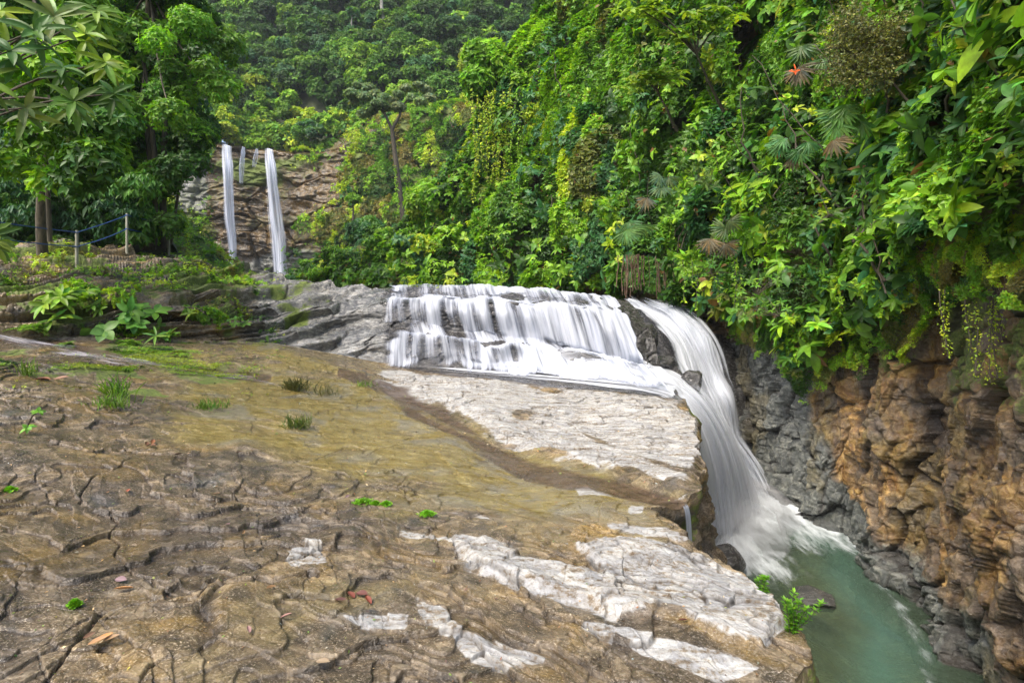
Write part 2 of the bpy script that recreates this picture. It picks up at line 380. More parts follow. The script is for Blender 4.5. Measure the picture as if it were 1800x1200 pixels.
dry_polys = [[(655, 670), (700, 658), (790, 662), (870, 668), (1000, 682), (1100, 690), (1185, 702), (1240, 735), (1250, 800), (1225, 855), (1190, 866), (1080, 836), (1000, 808), (940, 795), (900, 775), (850, 745), (780, 708)],
    [(1000, 848), (1060, 862), (1095, 882), (1000, 880)], [(1060, 930), (1170, 938), (1260, 965), (1200, 965)], [(1110, 895), (1135, 897), (1130, 905), (1110, 903)],
    [(800, 960), (850, 942), (960, 985), (1060, 1000), (1000, 955), (1100, 955), (1180, 968), (1262, 990), (1345, 1050), (1385, 1100), (1345, 1150), (1270, 1140), (1200, 1095), (1100, 1085), (1050, 1060), (960, 1035), (850, 1000)],
    [(1050, 1098), (1130, 1110), (1250, 1150), (1350, 1190), (1280, 1215), (1150, 1165)], [(805, 1098), (880, 1105), (960, 1140), (900, 1150), (820, 1130)],
    [(610, 1082), (730, 1082), (720, 1103), (640, 1103)], [(700, 925), (800, 930), (860, 948), (800, 962), (740, 945)], [(740, 1045), (800, 1070), (810, 1100), (760, 1090)],
    [(480, 950), (560, 945), (590, 985), (520, 1000)], [(780, 895), (850, 903), (930, 915), (840, 912)]]
dry = np.full(X.shape, -99.0)
for k, pl in enumerate(dry_polys):
    dry = np.maximum(dry, polyd(wx, wy, pl) * (1.0 if k in (0, 4) else 1.6) - (3 if k > 6 else 0))
D0 = polyd(pxs + jx * 10, pys + jy * 6, dry_polys[0])
D4 = polyd(pxs + jx * 18, pys + jy * 10, dry_polys[4])
fl_n = fbm(v3(X * 2.2, Y * 2.2, 40.0), 3)
dryA = sstep(-8, 8, dry + fl_n * 12)
chan = lined(pxs, pys, [(1000, 745), (1080, 790), (1140, 815), (1220, 845)])
dryA = dryA * (1 - 0.9 * sstep(13, 3, chan + jx * 8)) * (1 - 0.8 * sstep(12, 4, np.hypot((pxs - 920) / 3, (pys - 728)) + jx * 2))
_c0 = worley(X * 0.9 + 0.3 * jx, Y * 0.9 + 0.3 * jy, 83); ci0, cj0 = _c0[2], _c0[3]
alg_poly = [(330, 640), (500, 605), (660, 650), (760, 700), (900, 770), (1000, 810), (1190, 870), (1165, 905), (1240, 965), (1100, 945), (1000, 932), (900, 905), (780, 905), (600, 860), (480, 800), (300, 760)]
alg = sstep(-75, 70, polyd(wx, wy, alg_poly) + fl_n * 45 + (hsh(ci0, cj0, 3) - 0.5) * 50) * 0.85
alg = np.maximum(alg, 0.42 * sstep(0.15, 0.6, fbm(v3(X * 0.9, Y * 0.7, 77.0), 4)))
flow = lined(pxs, pys, [(600, 655), (700, 692), (780, 732), (850, 775), (930, 815), (1020, 842), (1110, 862), (1200, 888)])
fw = np.interp(pxs, [600, 750, 900, 1100, 1200], [8, 22, 26, 18, 14])
flowm = sstep(1.35, 0.2, flow / fw + jx * 0.35) * (0.8 + 0.35 * fbm(v3((X * 0.56 - Y * 0.83) * 0.8, (X * 0.83 + Y * 0.56) * 9.0, 4.0), 3))
strm = lined(pxs, pys, [(-60, 580), (15, 590), (60, 596), (160, 615), (260, 640), (380, 655), (470, 668)])
strmm = sstep(14, 3, strm + jx * 6)
wet = np.clip(flowm + strmm * 0.9, 0, 1)
mossn = fbm(v3(X * 1.1, Y * 1.1, 5.0), 4)
mossM = 0.75 * sstep(0.05, 0.55, mossn) * sstep(830, 640, pys) * sstep(620, 350, pxs)
mossM = np.maximum(mossM, sstep(-0.35, 0.25, mossn + 0.6 * fl_n) * sstep(0, 18, polyd(wx, wy, [(150, 640), (230, 640), (310, 690), (300, 715), (200, 712), (170, 690)])))
mossM = np.maximum(mossM, 0.8 * sstep(-0.2, 0.4, fl_n) * sstep(0, 14, polyd(wx, wy, [(300, 700), (410, 705), (415, 722), (310, 718)])))
# layered flakes: tilted plates that overlap like shingles, with jagged broken edges
a1, b1 = X * 0.56 - Y * 0.83, X * 0.83 + Y * 0.56
jag = fbm(v3(X * 5.0, Y * 5.0, 2.0), 2, 0.5); jag2 = fbm(v3(X * 22.0, Y * 22.0, 2.0), 2, 0.6)
n1 = fbm(v3(a1 * 0.55, b1 * 0.9, 2.0), 3, 0.5) * 0.9 + 0.45 * (0.75 * Y - 0.25 * X) + 0.09 * jag + 0.006 * jag2
n2 = fbm(v3(a1 * 1.5, b1 * 2.3, 12.0), 3, 0.5) * 0.9 + 0.9 * (0.6 * Y + 0.3 * X) + 0.10 * jag + 0.01 * jag2
n3 = fbm(v3(X * 5.5, Y * 5.5, 22.0), 3, 0.5) + 1.2 * Y + 0.08 * jag2
def saw(h, k, w): return (stairs(h, k, w * 0.6) - h) * k
sel2 = sstep(-0.25, 0.3, fbm(v3(X * 0.8, Y * 0.8, 33.0), 3)); sel3 = sstep(-0.1, 0.4, fbm(v3(X * 1.7, Y * 1.7, 35.0), 3))
f1, f2, ci, cj, dx_, dy_ = worley(a1 * 0.8 + 0.05 * jag + 0.25 * jx, b1 * 1.1 + 0.05 * jag + 0.25 * jy, 3)
crack = sstep(0.022, 0.0, f2 - f1) * sstep(-0.2, 0.2, fbm(v3(X * 0.7, Y * 0.7, 61.0), 3))
g1, g2, gi, gj, gx, gy = worley(a1 * 2.6 + 0.12 * jag, b1 * 3.6 + 0.12 * jag, 9)
e1w, e2w = worley(a1 * 6.5 + 0.25 * jag + 0.1 * jag2, b1 * 9.5 + 0.25 * jag, 19)[:2]
crack3 = sstep(0.06, 0.0, e2w - e1w) * sstep(0.0, 0.5, fbm(v3(X * 2.1, Y * 2.1, 66.0), 3) + 0.15)
crack2 = sstep(0.045, 0.0, g2 - g1) * np.clip(sel3 + 0.25, 0, 1)
smooth_zone = np.clip(alg * 0.8 + flowm + strmm, 0, 1)
ampl = 1 - 0.8 * smooth_zone
H = 0.10 * fbm(v3(X * 0.35, Y * 0.35, 30.0), 3) + 0.03 * fbm(v3(X * 1.2, Y * 1.2, 36.0), 3)
H += ampl * (0.036 * saw(n1, 2.6, 0.06) * (0.35 + 0.65 * sstep(-0.3, 0.3, fbm(v3(X * 0.9, Y * 0.9, 71.0), 3))) + 0.021 * sel2 * saw(n2, 2.6, 0.08) + 0.003 * sel3 * saw(n3, 2.6, 0.12))
H += ampl * (0.022 * (hsh(ci, cj, 5) - 0.5) - 0.028 * crack - 0.009 * crack2 - 0.004 * crack3 + (hsh(ci, cj, 7) - 0.5) * dx_ * 0.035 + (hsh(ci, cj, 8) - 0.5) * dy_ * 0.035)
rid = 1 - np.abs(fbm(v3(a1 * 3.0, b1 * 8.0, 90.0), 3, 0.6)); H += 0.004 * jag * (0.4 + 0.6 * ampl) + 0.0015 * jag2 + ampl * (0.007 * rid + 0.012 * (hsh(gi, gj, 30) - 0.5) + (hsh(gi, gj, 31) - 0.5) * gx * 0.02 + (hsh(gi, gj, 32) - 0.5) * gy * 0.02)
dry = dry + (hsh(ci, cj, 15) - 0.5) * 16 + (hsh(gi, gj, 16) - 0.5) * 8
dryA = sstep(-7, 7, dry + fl_n * 10) * (1 - 0.9 * sstep(13, 3, chan + jx * 8)) * (1 - 0.8 * sstep(12, 4, np.hypot((pxs - 920) / 3, (pys - 728)) + jx * 2))
H += 0.08 * sstep(-4, 16, D0) * sstep(640, 820, pxs) + 0.05 * sstep(-3, 10, D4)
H -= 0.07 * flowm * sstep(640, 760, pxs) + 0.05 * strmm
fade = 1 - sstep(0.93, 1.0, tt) * 0.85
apr = sstep(-6, 6, polyd(pxs, pys, [(690, 640), (800, 658), (870, 666), (1000, 680), (1100, 688), (1195, 702), (1300, 640), (690, 600)]))
wet = np.clip(wet + apr, 0, 1)
Z2 = Z + H * fade * np.clip(Y / 3, 0.6, 1.0) * (1 - 0.7 * apr) - 0.05 * apr
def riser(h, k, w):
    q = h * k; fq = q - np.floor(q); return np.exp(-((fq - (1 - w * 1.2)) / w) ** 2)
crack_shade = ampl * np.clip(0.9 * crack + 0.65 * crack2 + 0.5 * crack3 * np.clip(7 / Y - 0.6, 0, 1) + 0.7 * riser(n1, 2.6, 0.035) + 0.5 * sel2 * riser(n2, 2.6, 0.045) , 0, 1)  # cracks and step risers darkened: relief shade painted into the slab colour
G0 = np.stack([X, Y, Z2], -1)
# right-hand drop into the gorge: extra columns
td = np.linspace(0, 1, ND)[1:][None, :]
Xe, Ye, Ze = X[:, -1:], Y[:, -1:], Z2[:, -1:]
zz = Ze + (-6.6 - Ze) * td ** 1.6
depth = Ze - zz
ov = fbm(v3(Ye * 1.3, zz * 1.8, 3.0), 4) * 0.16 + stairs(fbm(v3(Ye * 0.6, zz * 2.2, 8.0), 3), 4, 0.2) * 0.22
XD = Xe + (0.03 + ov) * sstep(0, 0.25, depth) + 0.04 * sstep(0, 0.1, depth) - 0.10 * depth
G0 = np.concatenate([G0, np.stack([XD, Ye + 0 * zz, zz], -1)], 1)
ext = lambda A, v: np.concatenate([A, v * np.ones((NR, ND - 1))], 1)
sidem = 0.8 * sstep(0.25, 0.6, fbm(v3(Ye * 1.5, zz * 1.5, 4.0), 3) + 0.35 * ((Ye > 4.5) & (Ye < 7))) * sstep(2.2, 0.3, depth)
at0 = dict(dry=ext(dryA, 0), algae=ext(alg, 0.15), moss=ext(mossM, 0), wet=ext(wet, 0.25), grey=ext(apr, 0), crack=ext(crack_shade, 0), plate=ext(np.clip(0.03 + 0.94 * (0.45 * hsh(ci, cj, 25) + 0.35 * hsh(gi, gj, 26) + 0.2 * hsh(np.floor(n1 * 2.6).astype(int), np.floor(n2 * 1.3).astype(int), 27)), 0.03, 1), 0))
at0["moss"][:, NC:] = sidem * 0.9
at0["dry"][:, NC:] = dryA[:, -1:] * sstep(0.10, 0.02, depth)
at0["algae"][:, NC:] = 0.4 * sstep(1.6, 0.2, depth) * (Ye < 4)
# ---- far rows: mossy scarp on the left, cascade steps on the right
kx = np.array([-260, 0, 150, 300, 420, 480, 600, 670, 750, 870, 950, 1050, 1110, 1192], float)
rows_py = [
 [508, 508, 512, 527, 552, 565, 598, 588, 592, 608, 614, 628, 642, 672],
 [474, 468, 484, 511, 540, 552, 574, 573, 576, 590, 602, 626, 641, 676],
 [462, 458, 475, 497, 522, 533, 541, 528, 529, 531, 536, 548, 562, 600],
 [436, 436, 446, 466, 492, 505, 519, 521, 521, 523, 527, 537, 546, 566],
 [420, 418, 424, 441, 465, 478, 496, 505, 504, 506, 511, 521, 531, 546]]
rows_Y = [
 [9.2, 10.6, 11.4, 12.1, 12.9, 13.5, 13.6, 13.9, 14.1, 14.1, 14.1, 13.9, 13.8, 13.8],
 [10.2, 11.6, 12.4, 13.1, 13.9, 14.5, 14.7, 14.7, 14.8, 14.8, 14.7, 14.5, 14.4, 14.3],
 [10.4, 11.9, 12.8, 13.5, 14.3, 14.8, 15.0, 15.1, 15.0, 14.8, 14.7, 14.6, 14.9, 15.2],
 [12.5, 14.0, 14.9, 15.6, 16.3, 16.5, 16.2, 16.1, 16.0, 15.8, 15.8, 15.8, 16.3, 16.8],
 [13.6, 15.3, 16.3, 17.4, 18.0, 18.0, 17.3, 16.7, 16.5, 16.4, 16.4, 16.7, 17.5, 18.2]]
R = [np.stack([X[-1], Y[-1], Z[-1]], -1)]
for a, b in zip(rows_py, rows_Y):
    pe_ = [1176, 1166, 1146, 1122, 1106][len(R) - 1]
    pq_ = np.where(pxf > 1040, 1040 + (pxf - 1040) * (pe_ - 1040) / 152.0, pxf)
    p_ = np.interp(pq_, kx, a); y_ = np.interp(pq_, kx, b)
    R.append(P(pq_, p_, y_))
last = R[-1].copy(); last[:, 1] += 5; last[:, 2] -= 0.35 + 0.5 * (pxf < 600); last[:, 0] *= 1.2
R.append(last)
last2 = last.copy(); last2[:, 1] += 20; last2[:, 2] -= 1.0; last2[:, 0] *= 1.9; R.append(last2)
R = np.array(R); CASC = R.copy()
tr_ = np.concatenate([np.linspace(0, 1, 46)[1:], np.linspace(1, 2, 40)[1:], np.linspace(2, 3, 50)[1:], np.linspace(3, 4, 36)[1:], np.linspace(4, 5, 36)[1:], np.linspace(5, 6, 22)[1:], np.linspace(6, 7, 10)[1:]])
G1 = lin(R, 0, 0, tr_)
n_ = gnormals(G1); n_ = np.where(n_[..., 2:3] < -0.2, -n_, n_)
n_ = nz(n_ * np.sign(np.sum(n_ * np.array([0, -0.6, 0.8]), -1, keepdims=True)))
X1, Y1, Z1 = G1[..., 0], G1[..., 1], G1[..., 2]
left = sstep(690, 560, pxf)[None] * np.ones(X1.shape)
bed = Z1 + 0.16 * np.maximum(-X1 - 2, 0) + 0.12 * fbm(v3(X1 * 0.5, Y1 * 0.5, 0), 3)
jy_b = fbm(v3(X1 * 0.5, Y1 * 0.5, 12.0), 3)
lay = fbm(v3(X1 * 0.25, Y1 * 0.2, bed * 6.0), 4, 0.6)
blk = worley(X1 * 1.1 + 0.3 * lay, bed * 3.5, 21)
dsp = 0.30 * left * (stairs(bed * 1.0, 2.6, 0.2) - bed) * 2.6 + 0.10 * left * (stairs(bed + 0.07 * lay, 7, 0.25) - bed) * 7 * sstep(-0.3, 0.3, jy_b) + 0.20 * stairs(lay, 4, 0.15) * (0.35 + 0.65 * left) * (1 - 0.75 * sstep(400, 560, pxf))[None] + 0.07 * (hsh(blk[2], blk[3], 2) - 0.5) - 0.05 * sstep(0.08, 0, blk[1] - blk[0])
dsp = dsp + 0.06 * fbm(v3(X1 * 2.5, Y1 * 2.5, Z1 * 4), 4) + 0.25 * left * (1 - 0.8 * sstep(380, 540, pxf))[None] * fbm(v3(X1 * 0.6, Y1 * 0.6, Z1 * 0.9), 3)
fr = sstep(0, 0.25, tr_)[:, None] * (1 - 0.6 * sstep(5, 6, tr_)[:, None])
G1 = G1 + n_ * (dsp * fr)[..., None]
drop1 = G1[:, -1:] + np.stack([0.15 * td * np.ones((len(tr_), 1)), 0 * td * np.ones((len(tr_), 1)), (-6.6 - G1[:, -1:, 2]) * td], -1)
drop1[..., 0] += 0.12 * fbm(v3(drop1[..., 1] * 1.5, drop1[..., 2] * 1.5, 0), 3) * sstep(0, 0.1, td)
G1 = np.concatenate([G1, drop1], 1)
GG = np.concatenate([G0, G1], 0)
px1 = np.broadcast_to(pxf[None], X1.shape); tr2 = tr_[:, None] * np.ones(X1.shape)
mn = fbm(v3(X1 * 0.9, Y1 * 0.9, Z1 * 0.9), 4)
m1 = left * sstep(-0.1, 0.4, mn + 0.45 * n_[..., 2] - 0.32 - 0.5 * sstep(420, 600, px1)) * sstep(6, 5, tr2)
gr = np.clip(sstep(380, 620, px1) + 0.35, 0, 1) * np.ones(X1.shape)
a1d = dict(plate=hsh(blk[2], blk[3], 5), dry=0.55 * sstep(0.2, 0.6, fbm(v3(X1 * 1.5, Y1 * 1.5, Z1 * 5), 3)) * sstep(350, 520, px1) * sstep(740, 640, px1), algae=0.3 * left, crack=0.8 * sstep(0.10, 0, blk[1] - blk[0]) * left, moss=m1, wet=0.75 * sstep(640, 700, px1), grey=gr)
e1 = lambda A: np.concatenate([A, A[:, -1:] * np.ones((len(tr_), ND - 1))], 1)
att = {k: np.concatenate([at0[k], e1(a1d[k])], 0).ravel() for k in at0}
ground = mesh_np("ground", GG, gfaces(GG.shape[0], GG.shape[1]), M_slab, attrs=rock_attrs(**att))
tag(ground, "layered brown and grey rock shelf running down to the gorge edge", "rock shelf", kind="structure")
print("ground", time.time() - T0)
# lookup of visible ground at a photo pixel
_gx = GG[..., 0] / GG[..., 1] * F + CX; _gy = HY - GG[..., 2] / GG[..., 1] * F
_GV = GG[:, :NC][::2, ::2].reshape(-1, 3); _gx = _gx[:, :NC][::2, ::2].ravel(); _gy = _gy[:, :NC][::2, ::2].ravel()
def gp(px, py, tol=7):
    d = np.hypot(_gx - px, _gy - py); m = np.where(d < tol)[0]
    if len(m) == 0: return _GV[np.argmin(d)].copy()
    return _GV[m[np.argmin(_GV[m, 1])]].copy()

# ================================================================ CANYON WALL
bp_ = np.array([(5.3, 1.0), (5.6, 3.5), (6.1, 6.5), (6.45, 8.3), (6.9, 9.2), (7.15, 9.9), (7.5, 10.6), (7.35, 11.4), (7.65, 12.3), (7.75, 13.0), (7.3, 13.7), (7.1, 14.6), (7.0, 15.8), (7.15, 17.2), (7.1, 18.8), (6.6, 20.5), (5.6, 22.3), (4.0, 24), (2.2, 26), (-0.5, 28.5), (-3.5, 31.5), (-7, 34.5), (-11, 37.5), (-15, 41)])
NS = 1100
dens_t = np.concatenate([np.linspace(0, 17, 900, endpoint=False), np.linspace(17, len(bp_) - 1, 200)])
K = len(bp_); i_ = np.minimum(dens_t.astype(int), K - 2); f_ = (dens_t - i_)[:, None]
pth = bp_[i_] * (1 - f_) + bp_[i_ + 1] * f_
ker = np.ones(9) / 9
for c_ in (0, 1): pth[4:-4, c_] = np.convolve(pth[:, c_], ker, 'valid')
tn2 = nz(np.gradient(pth, axis=0)); wn2 = np.stack([-tn2[:, 1], tn2[:, 0]], -1)    # towards the river
arc = np.r_[0, np.cumsum(np.linalg.norm(np.diff(pth, axis=0), axis=1))]
ztop_k = np.interp(dens_t, [0, 5, 12, 15, 18, 19, 20, 21, 22, 23], [9, 10, 13, 17, 19, 16, 6.0, 1.2, -1.2, -3])
tz = np.concatenate([np.linspace(0, 0.42, 420, endpoint=False), np.linspace(0.42, 1, 140)])
zlo = -6.9
# height param: first part covers z -6.9 .. 0.3
zw = np.where(tz[None] < 0.42, zlo + (0.3 - zlo) * (tz[None] / 0.42), 0.3 + (ztop_k[:, None] - 0.3) * ((tz[None] - 0.42) / 0.58))
lean = np.where(zw < 0, 0.06 * (zw + 6), 0.36 + 0.30 * np.maximum(zw, 0) * np.interp(dens_t, [0, 12, 18, 23], [0.55, 0.7, 1.0, 1.5])[:, None])
WX = pth[:, 0:1] - wn2[:, 0:1] * lean; WY = pth[:, 1:2] - wn2[:, 1:2] * lean
AR = arc[:, None] * np.ones(zw.shape)
jw = fbm(v3(AR * 0.8, zw * 0.8, 3.0), 4)
sh = zw * 0.22
w1 = worley((AR + sh) * 0.85 + 0.30 * jw, zw * 0.50 + 0.2 * jw, 31)
w2 = worley((AR + sh) * 2.1 + 0.25 * jw, zw * 1.25 + 0.2 * jw, 37)
w3 = worley((AR + sh) * 5.2 + 0.25 * jw, zw * 3.4 + 0.2 * jw, 41)
ds = 0.42 * (hsh(w1[2], w1[3], 1) - 0.5) + (hsh(w1[2], w1[3], 2) - 0.5) * w1[4] * 0.65 + (hsh(w1[2], w1[3], 3) - 0.5) * w1[5] * 0.18 - 0.10 * sstep(0.10, 0, w1[1] - w1[0])
ds += 0.17 * (hsh(w2[2], w2[3], 1) - 0.5) + (hsh(w2[2], w2[3], 2) - 0.5) * w2[4] * 0.36 + (hsh(w2[2], w2[3], 3) - 0.5) * w2[5] * 0.12 - 0.04 * sstep(0.12, 0, w2[1] - w2[0])
ds += 0.09 * (hsh(w3[2], w3[3], 1) - 0.5) + (hsh(w3[2], w3[3], 2) - 0.5) * w3[4] * 0.16 + (hsh(w3[2], w3[3], 3) - 0.5) * w3[5] * 0.06
ds += 0.22 * fbm(v3(AR * 0.35, zw * 0.15, 5.0), 3) + 0.02 * fbm(v3(AR * 9, zw * 9, 5.0), 3)
beds = stairs(fbm(v3(AR * 0.12, 4.0, zw * 1.4 + 0.1 * AR), 3), 4, 0.15) * 0.10
ds += beds
cfar = 1 - 0.6 * sstep(15, 20, dens_t)[:, None]
ds = ds * cfar * sstep(-6.95, -6.7, zw)
WG = np.stack([WX + wn2[:, 0:1] * ds, WY + wn2[:, 1:2] * ds, zw], -1)
mw = 0.72 * sstep(-0.1, 0.5, fbm(v3(AR * 0.8, zw * 0.6, 9.0), 4) + sstep(-3.2, -0.8, zw) * 0.9 - 0.45) * sstep(-3.8, -2.4, zw)
gw = np.clip(sstep(13.0, 13.9, WY + 0.7 * jw - 0.35 * (zw + 4.5)) * sstep(-1.4, -3.0, zw) + 0.9 * sstep(11.5, 11.8, WY) * sstep(13.4, 13.1, WY) * sstep(-4.6, -5.2, zw + 0.4 * jw) + 0.75 * sstep(-4.4, -5.6, zw + 0.5 * jw) , 0, 1)
aw = 0.45 * sstep(0.1, 0.6, fbm(v3(AR * 0.9, zw * 0.5, 19.0), 4))
pw_ = np.clip(0.03 + 0.5 * hsh(w2[2], w2[3], 15) + 0.3 * hsh(w1[2], w1[3], 16) + 0.2 * hsh(w3[2], w3[3], 16), 0.03, 1)
wall = mesh_np("canyon_cliff", WG, gfaces(WG.shape[0], WG.shape[1])[:, ::-1], M_wall, attrs=rock_attrs(plate=pw_.ravel(), moss=mw.ravel(), grey=gw.ravel(), algae=aw.ravel(), crack=np.clip(0.9 * sstep(0.07, 0, w1[1] - w1[0]) + 0.7 * sstep(0.06, 0, w2[1] - w2[0]), 0, 1).ravel(), wet=(0.5 * sstep(-5.5, -6, zw)).ravel()))
tag(wall, "ochre fractured rock wall of the gorge with green growth on top", "canyon wall", kind="structure")
print("wall", time.time() - T0)

# ================================================================ POOL
t = NT("pool_water"); geo = t.n("ShaderNodeNewGeometry").outputs["Position"]
foam = t.attr("foam"); dp = t.attr("deep")
mp = t.mapping(geo, (1.0, 0.35, 1), (0, 0, math.radians(-38)))
nf = t.noise(mp, 2.2, 7, 0.62, 1.2); nf2 = t.noise(mp, 7.0, 5, 0.6, 0.6)
nn = t.math('ADD', t.math('MULTIPLY', nf, 0.6), t.math('MULTIPLY', nf2, 0.4))
fm = t.n("ShaderNodeMapRange", {0: t.math('ADD', t.math('MULTIPLY', nn, 1.6), t.math('SUBTRACT', t.math('MULTIPLY', foam, 1.15), 0.8)), 1: 0.30, 2: 1.15}, interpolation_type='SMOOTHSTEP').outputs[0]
fm = t.math('MULTIPLY', fm, t.n("ShaderNodeMapRange", {0: foam, 1: 0.0, 2: 0.2}).outputs[0])
murk = t.mix(dp, (0.085, 0.09, 0.05), (0.075, 0.165, 0.125))
bpn = t.n("ShaderNodeBump", {"Strength": 0.25, "Distance": 0.05, "Height": nn})
p = t.n("ShaderNodeBsdfPrincipled", {"Base Color": murk, "Roughness": 0.13, "Normal": bpn.outputs[0], "IOR": 1.33})
tp = t.n("ShaderNodeBsdfTransparent", {"Color": (0.70, 0.86, 0.76)})
b1 = t.n("ShaderNodeMixShader", {0: t.n("ShaderNodeMapRange", {0: dp, 3: 0.22, 4: 0.74}).outputs[0], 1: tp, 2: p})
fd = t.n("ShaderNodeBsdfDiffuse", {"Color": (0.74, 0.79, 0.82)})
t.surf(t.n("ShaderNodeMixShader", {0: fm, 1: b1, 2: fd})); M_pool = t.m
gx_, gy_ = np.meshgrid(np.linspace(0.2, 8.6, 240), np.linspace(1.0, 19, 460), indexing='ij')
PG = np.stack([gx_, gy_, -6.0 + 0.012 * fbm(v3(gx_ * 1.2, gy_ * 0.8, 0), 3)], -1)
ppx, ppy = gx_ / gy_ * F + CX, HY + 6.0 / gy_ * F
jn = fbm(v3(gx_ * 0.9, gy_ * 0.9, 0), 3)
def poly_m(poly, soft): return sstep(-soft, soft, polyd(ppx + jn * 25, ppy + jn * 14, poly))
foam_ = poly_m([(1150, 1010), (1180, 900), (1260, 830), (1345, 825), (1410, 860), (1470, 905), (1440, 935), (1370, 930), (1330, 950), (1370, 1000), (1290, 1010)], 95)
foam_ = foam_ * 1.1
foam_ = np.maximum(foam_, 0.72 * sstep(34, 4, lined(ppx, ppy, [(1345, 870), (1430, 905), (1500, 960), (1550, 1020)]) + jn * 8) * sstep(1060, 900, ppy))
foam_ = np.maximum(foam_, 0.36 * sstep(30, 2, lined(ppx, ppy, [(1500, 960), (1560, 1040), (1610, 1110), (1640, 1210)]) + jn * 5))
foam_ = np.maximum(foam_, 0.6 * sstep(14, 2, lined(ppx, ppy, [(1290, 985), (1345, 970), (1375, 975)]) + jn * 5))
deep = sstep(-110, 110, polyd(ppx + jn * 30, ppy, [(1330, 900), (1450, 920), (1520, 990), (1600, 1080), (1660, 1250), (1500, 1250), (1490, 1100), (1440, 1010), (1400, 960)]))
deep = np.maximum(deep, 0.35)
PG[..., 2] += sstep(0.7, 1.0, foam_) * (0.16 + 0.16 * fbm(v3(gx_ * 1.6, gy_ * 1.6, 4), 3)) * sstep(11.5, 13.2, gy_)
pool = mesh_np("pool_water", PG, gfaces(*PG.shape[:2]), M_pool, attrs={"foam": foam_.ravel(), "deep": deep.ravel()})
tag(pool, "green pool in the gorge with white foam below the waterfall", "pool", kind="structure")
bx, by = np.meshgrid(np.linspace(0.0, 9, 200), np.linspace(0.5, 20, 380), indexing='ij')
w4 = worley(bx * 1.1, by * 1.1, 51)
bz = -7.1 + 0.35 * fbm(v3(bx * 0.5, by * 0.5, 0), 3) + 0.3 * (1 - w4[0]) * hsh(w4[2], w4[3], 4) + 0.5 * sstep(2.2, 0.6, np.abs(bx - 0.38 * by - 0.6)) * sstep(13, 9, by)
bedo = mesh_np("pool_bed", np.stack([bx, by, bz], -1), gfaces(*bx.shape), M_wall, attrs=rock_attrs(grey=0.6 * np.ones(bx.size), algae=0.5 * np.ones(bx.size)))
tag(bedo, "stony brown bed seen through the green pool water", "river bed", kind="structure")

# ================================================================ RIVER WATER AND FALLS
def water_layers(name, L, mat, label, cat="waterfall"):
    """several veils of one fall in one mesh: a core and thinner spray layers in front of it"""
    Vs, Fs, Us, Ds, off = [], [], [], [], 0
    for q, (G, dens) in enumerate(L):
        n, m = G.shape[:2]
        du = np.r_[0, np.cumsum(np.linalg.norm(np.diff(G[:, m // 2], axis=0), axis=-1))]; dv = np.r_[0, np.cumsum(np.linalg.norm(np.diff(G[n // 2], axis=0), axis=-1))]
        Us.append(np.stack(np.broadcast_arrays(du[:, None] + 13.7 * q, dv[None] + 3.1 * q), -1).reshape(-1, 2)); Vs.append(G.reshape(-1, 3)); Fs.append(gfaces(n, m, off)); Ds.append(np.clip(dens, 0, 1).ravel()); off += n * m
    o = mesh_np(name, np.concatenate(Vs), np.concatenate(Fs), mat, attrs={"dens": np.concatenate(Ds)}, uv=np.concatenate(Us)); tag(o, label, cat, kind="structure"); return o
def widen(G, f):
    c = G.mean(0, keepdims=True); return c + (G - c) * f
def water_sheet(name, G, dens, mat, label, cat="waterfall", usc=1.0):
    n, m = G.shape[:2]                          # axis 0 across, axis 1 along the flow
    du = np.r_[0, np.cumsum(np.linalg.norm(np.diff(G[:, m // 2], axis=0), axis=-1))]
    dv = np.r_[0, np.cumsum(np.linalg.norm(np.diff(G[n // 2], axis=0), axis=-1))]
    uv = np.stack(np.broadcast_arrays(du[:, None] * usc, dv[None]), -1)
    o = mesh_np(name, G, gfaces(n, m), mat, attrs={"dens": np.clip(dens, 0, 1).ravel()}, uv=uv)
    tag(o, label, cat, kind="structure"); return o
M_casc = mat_water("cascade_water", 8.5, 0.40, 0.36, 0.98)
M_fall = mat_water("fall_water", 6.0, 0.16, 0.30, 0.95, (0.86, 0.89, 0.95), 0.35)
M_farw = mat_water("far_fall_water", 2.2, 0.05, 0.34, 0.95, (0.80, 0.83, 0.90), 0.6)
# cascade over the steps
pc = np.linspace(664, 1150, 420)
rw = []
pmax = {6: 1068, 5: 1078, 4: 1092, 3: 1102, 2: 1132, 1: 1146, 0: 1172}
for k in (6, 5, 4, 3, 2, 1, 0):
    src = CASC[k]; pk = 664 + (pc - 664) / (1150 - 664) * (pmax[k] - 664)
    if k in (3, 2): pk = pk + 0
    sk = src[:, 0] / src[:, 1] * F + CX
    if k == 6: sk = pxf; pk = np.interp(pk, CASC[5][:, 0] / CASC[5][:, 1] * F + CX, pxf)
    q = np.stack([np.interp(pk, sk, src[:, c]) for c in range(3)], -1); rw.append(q)
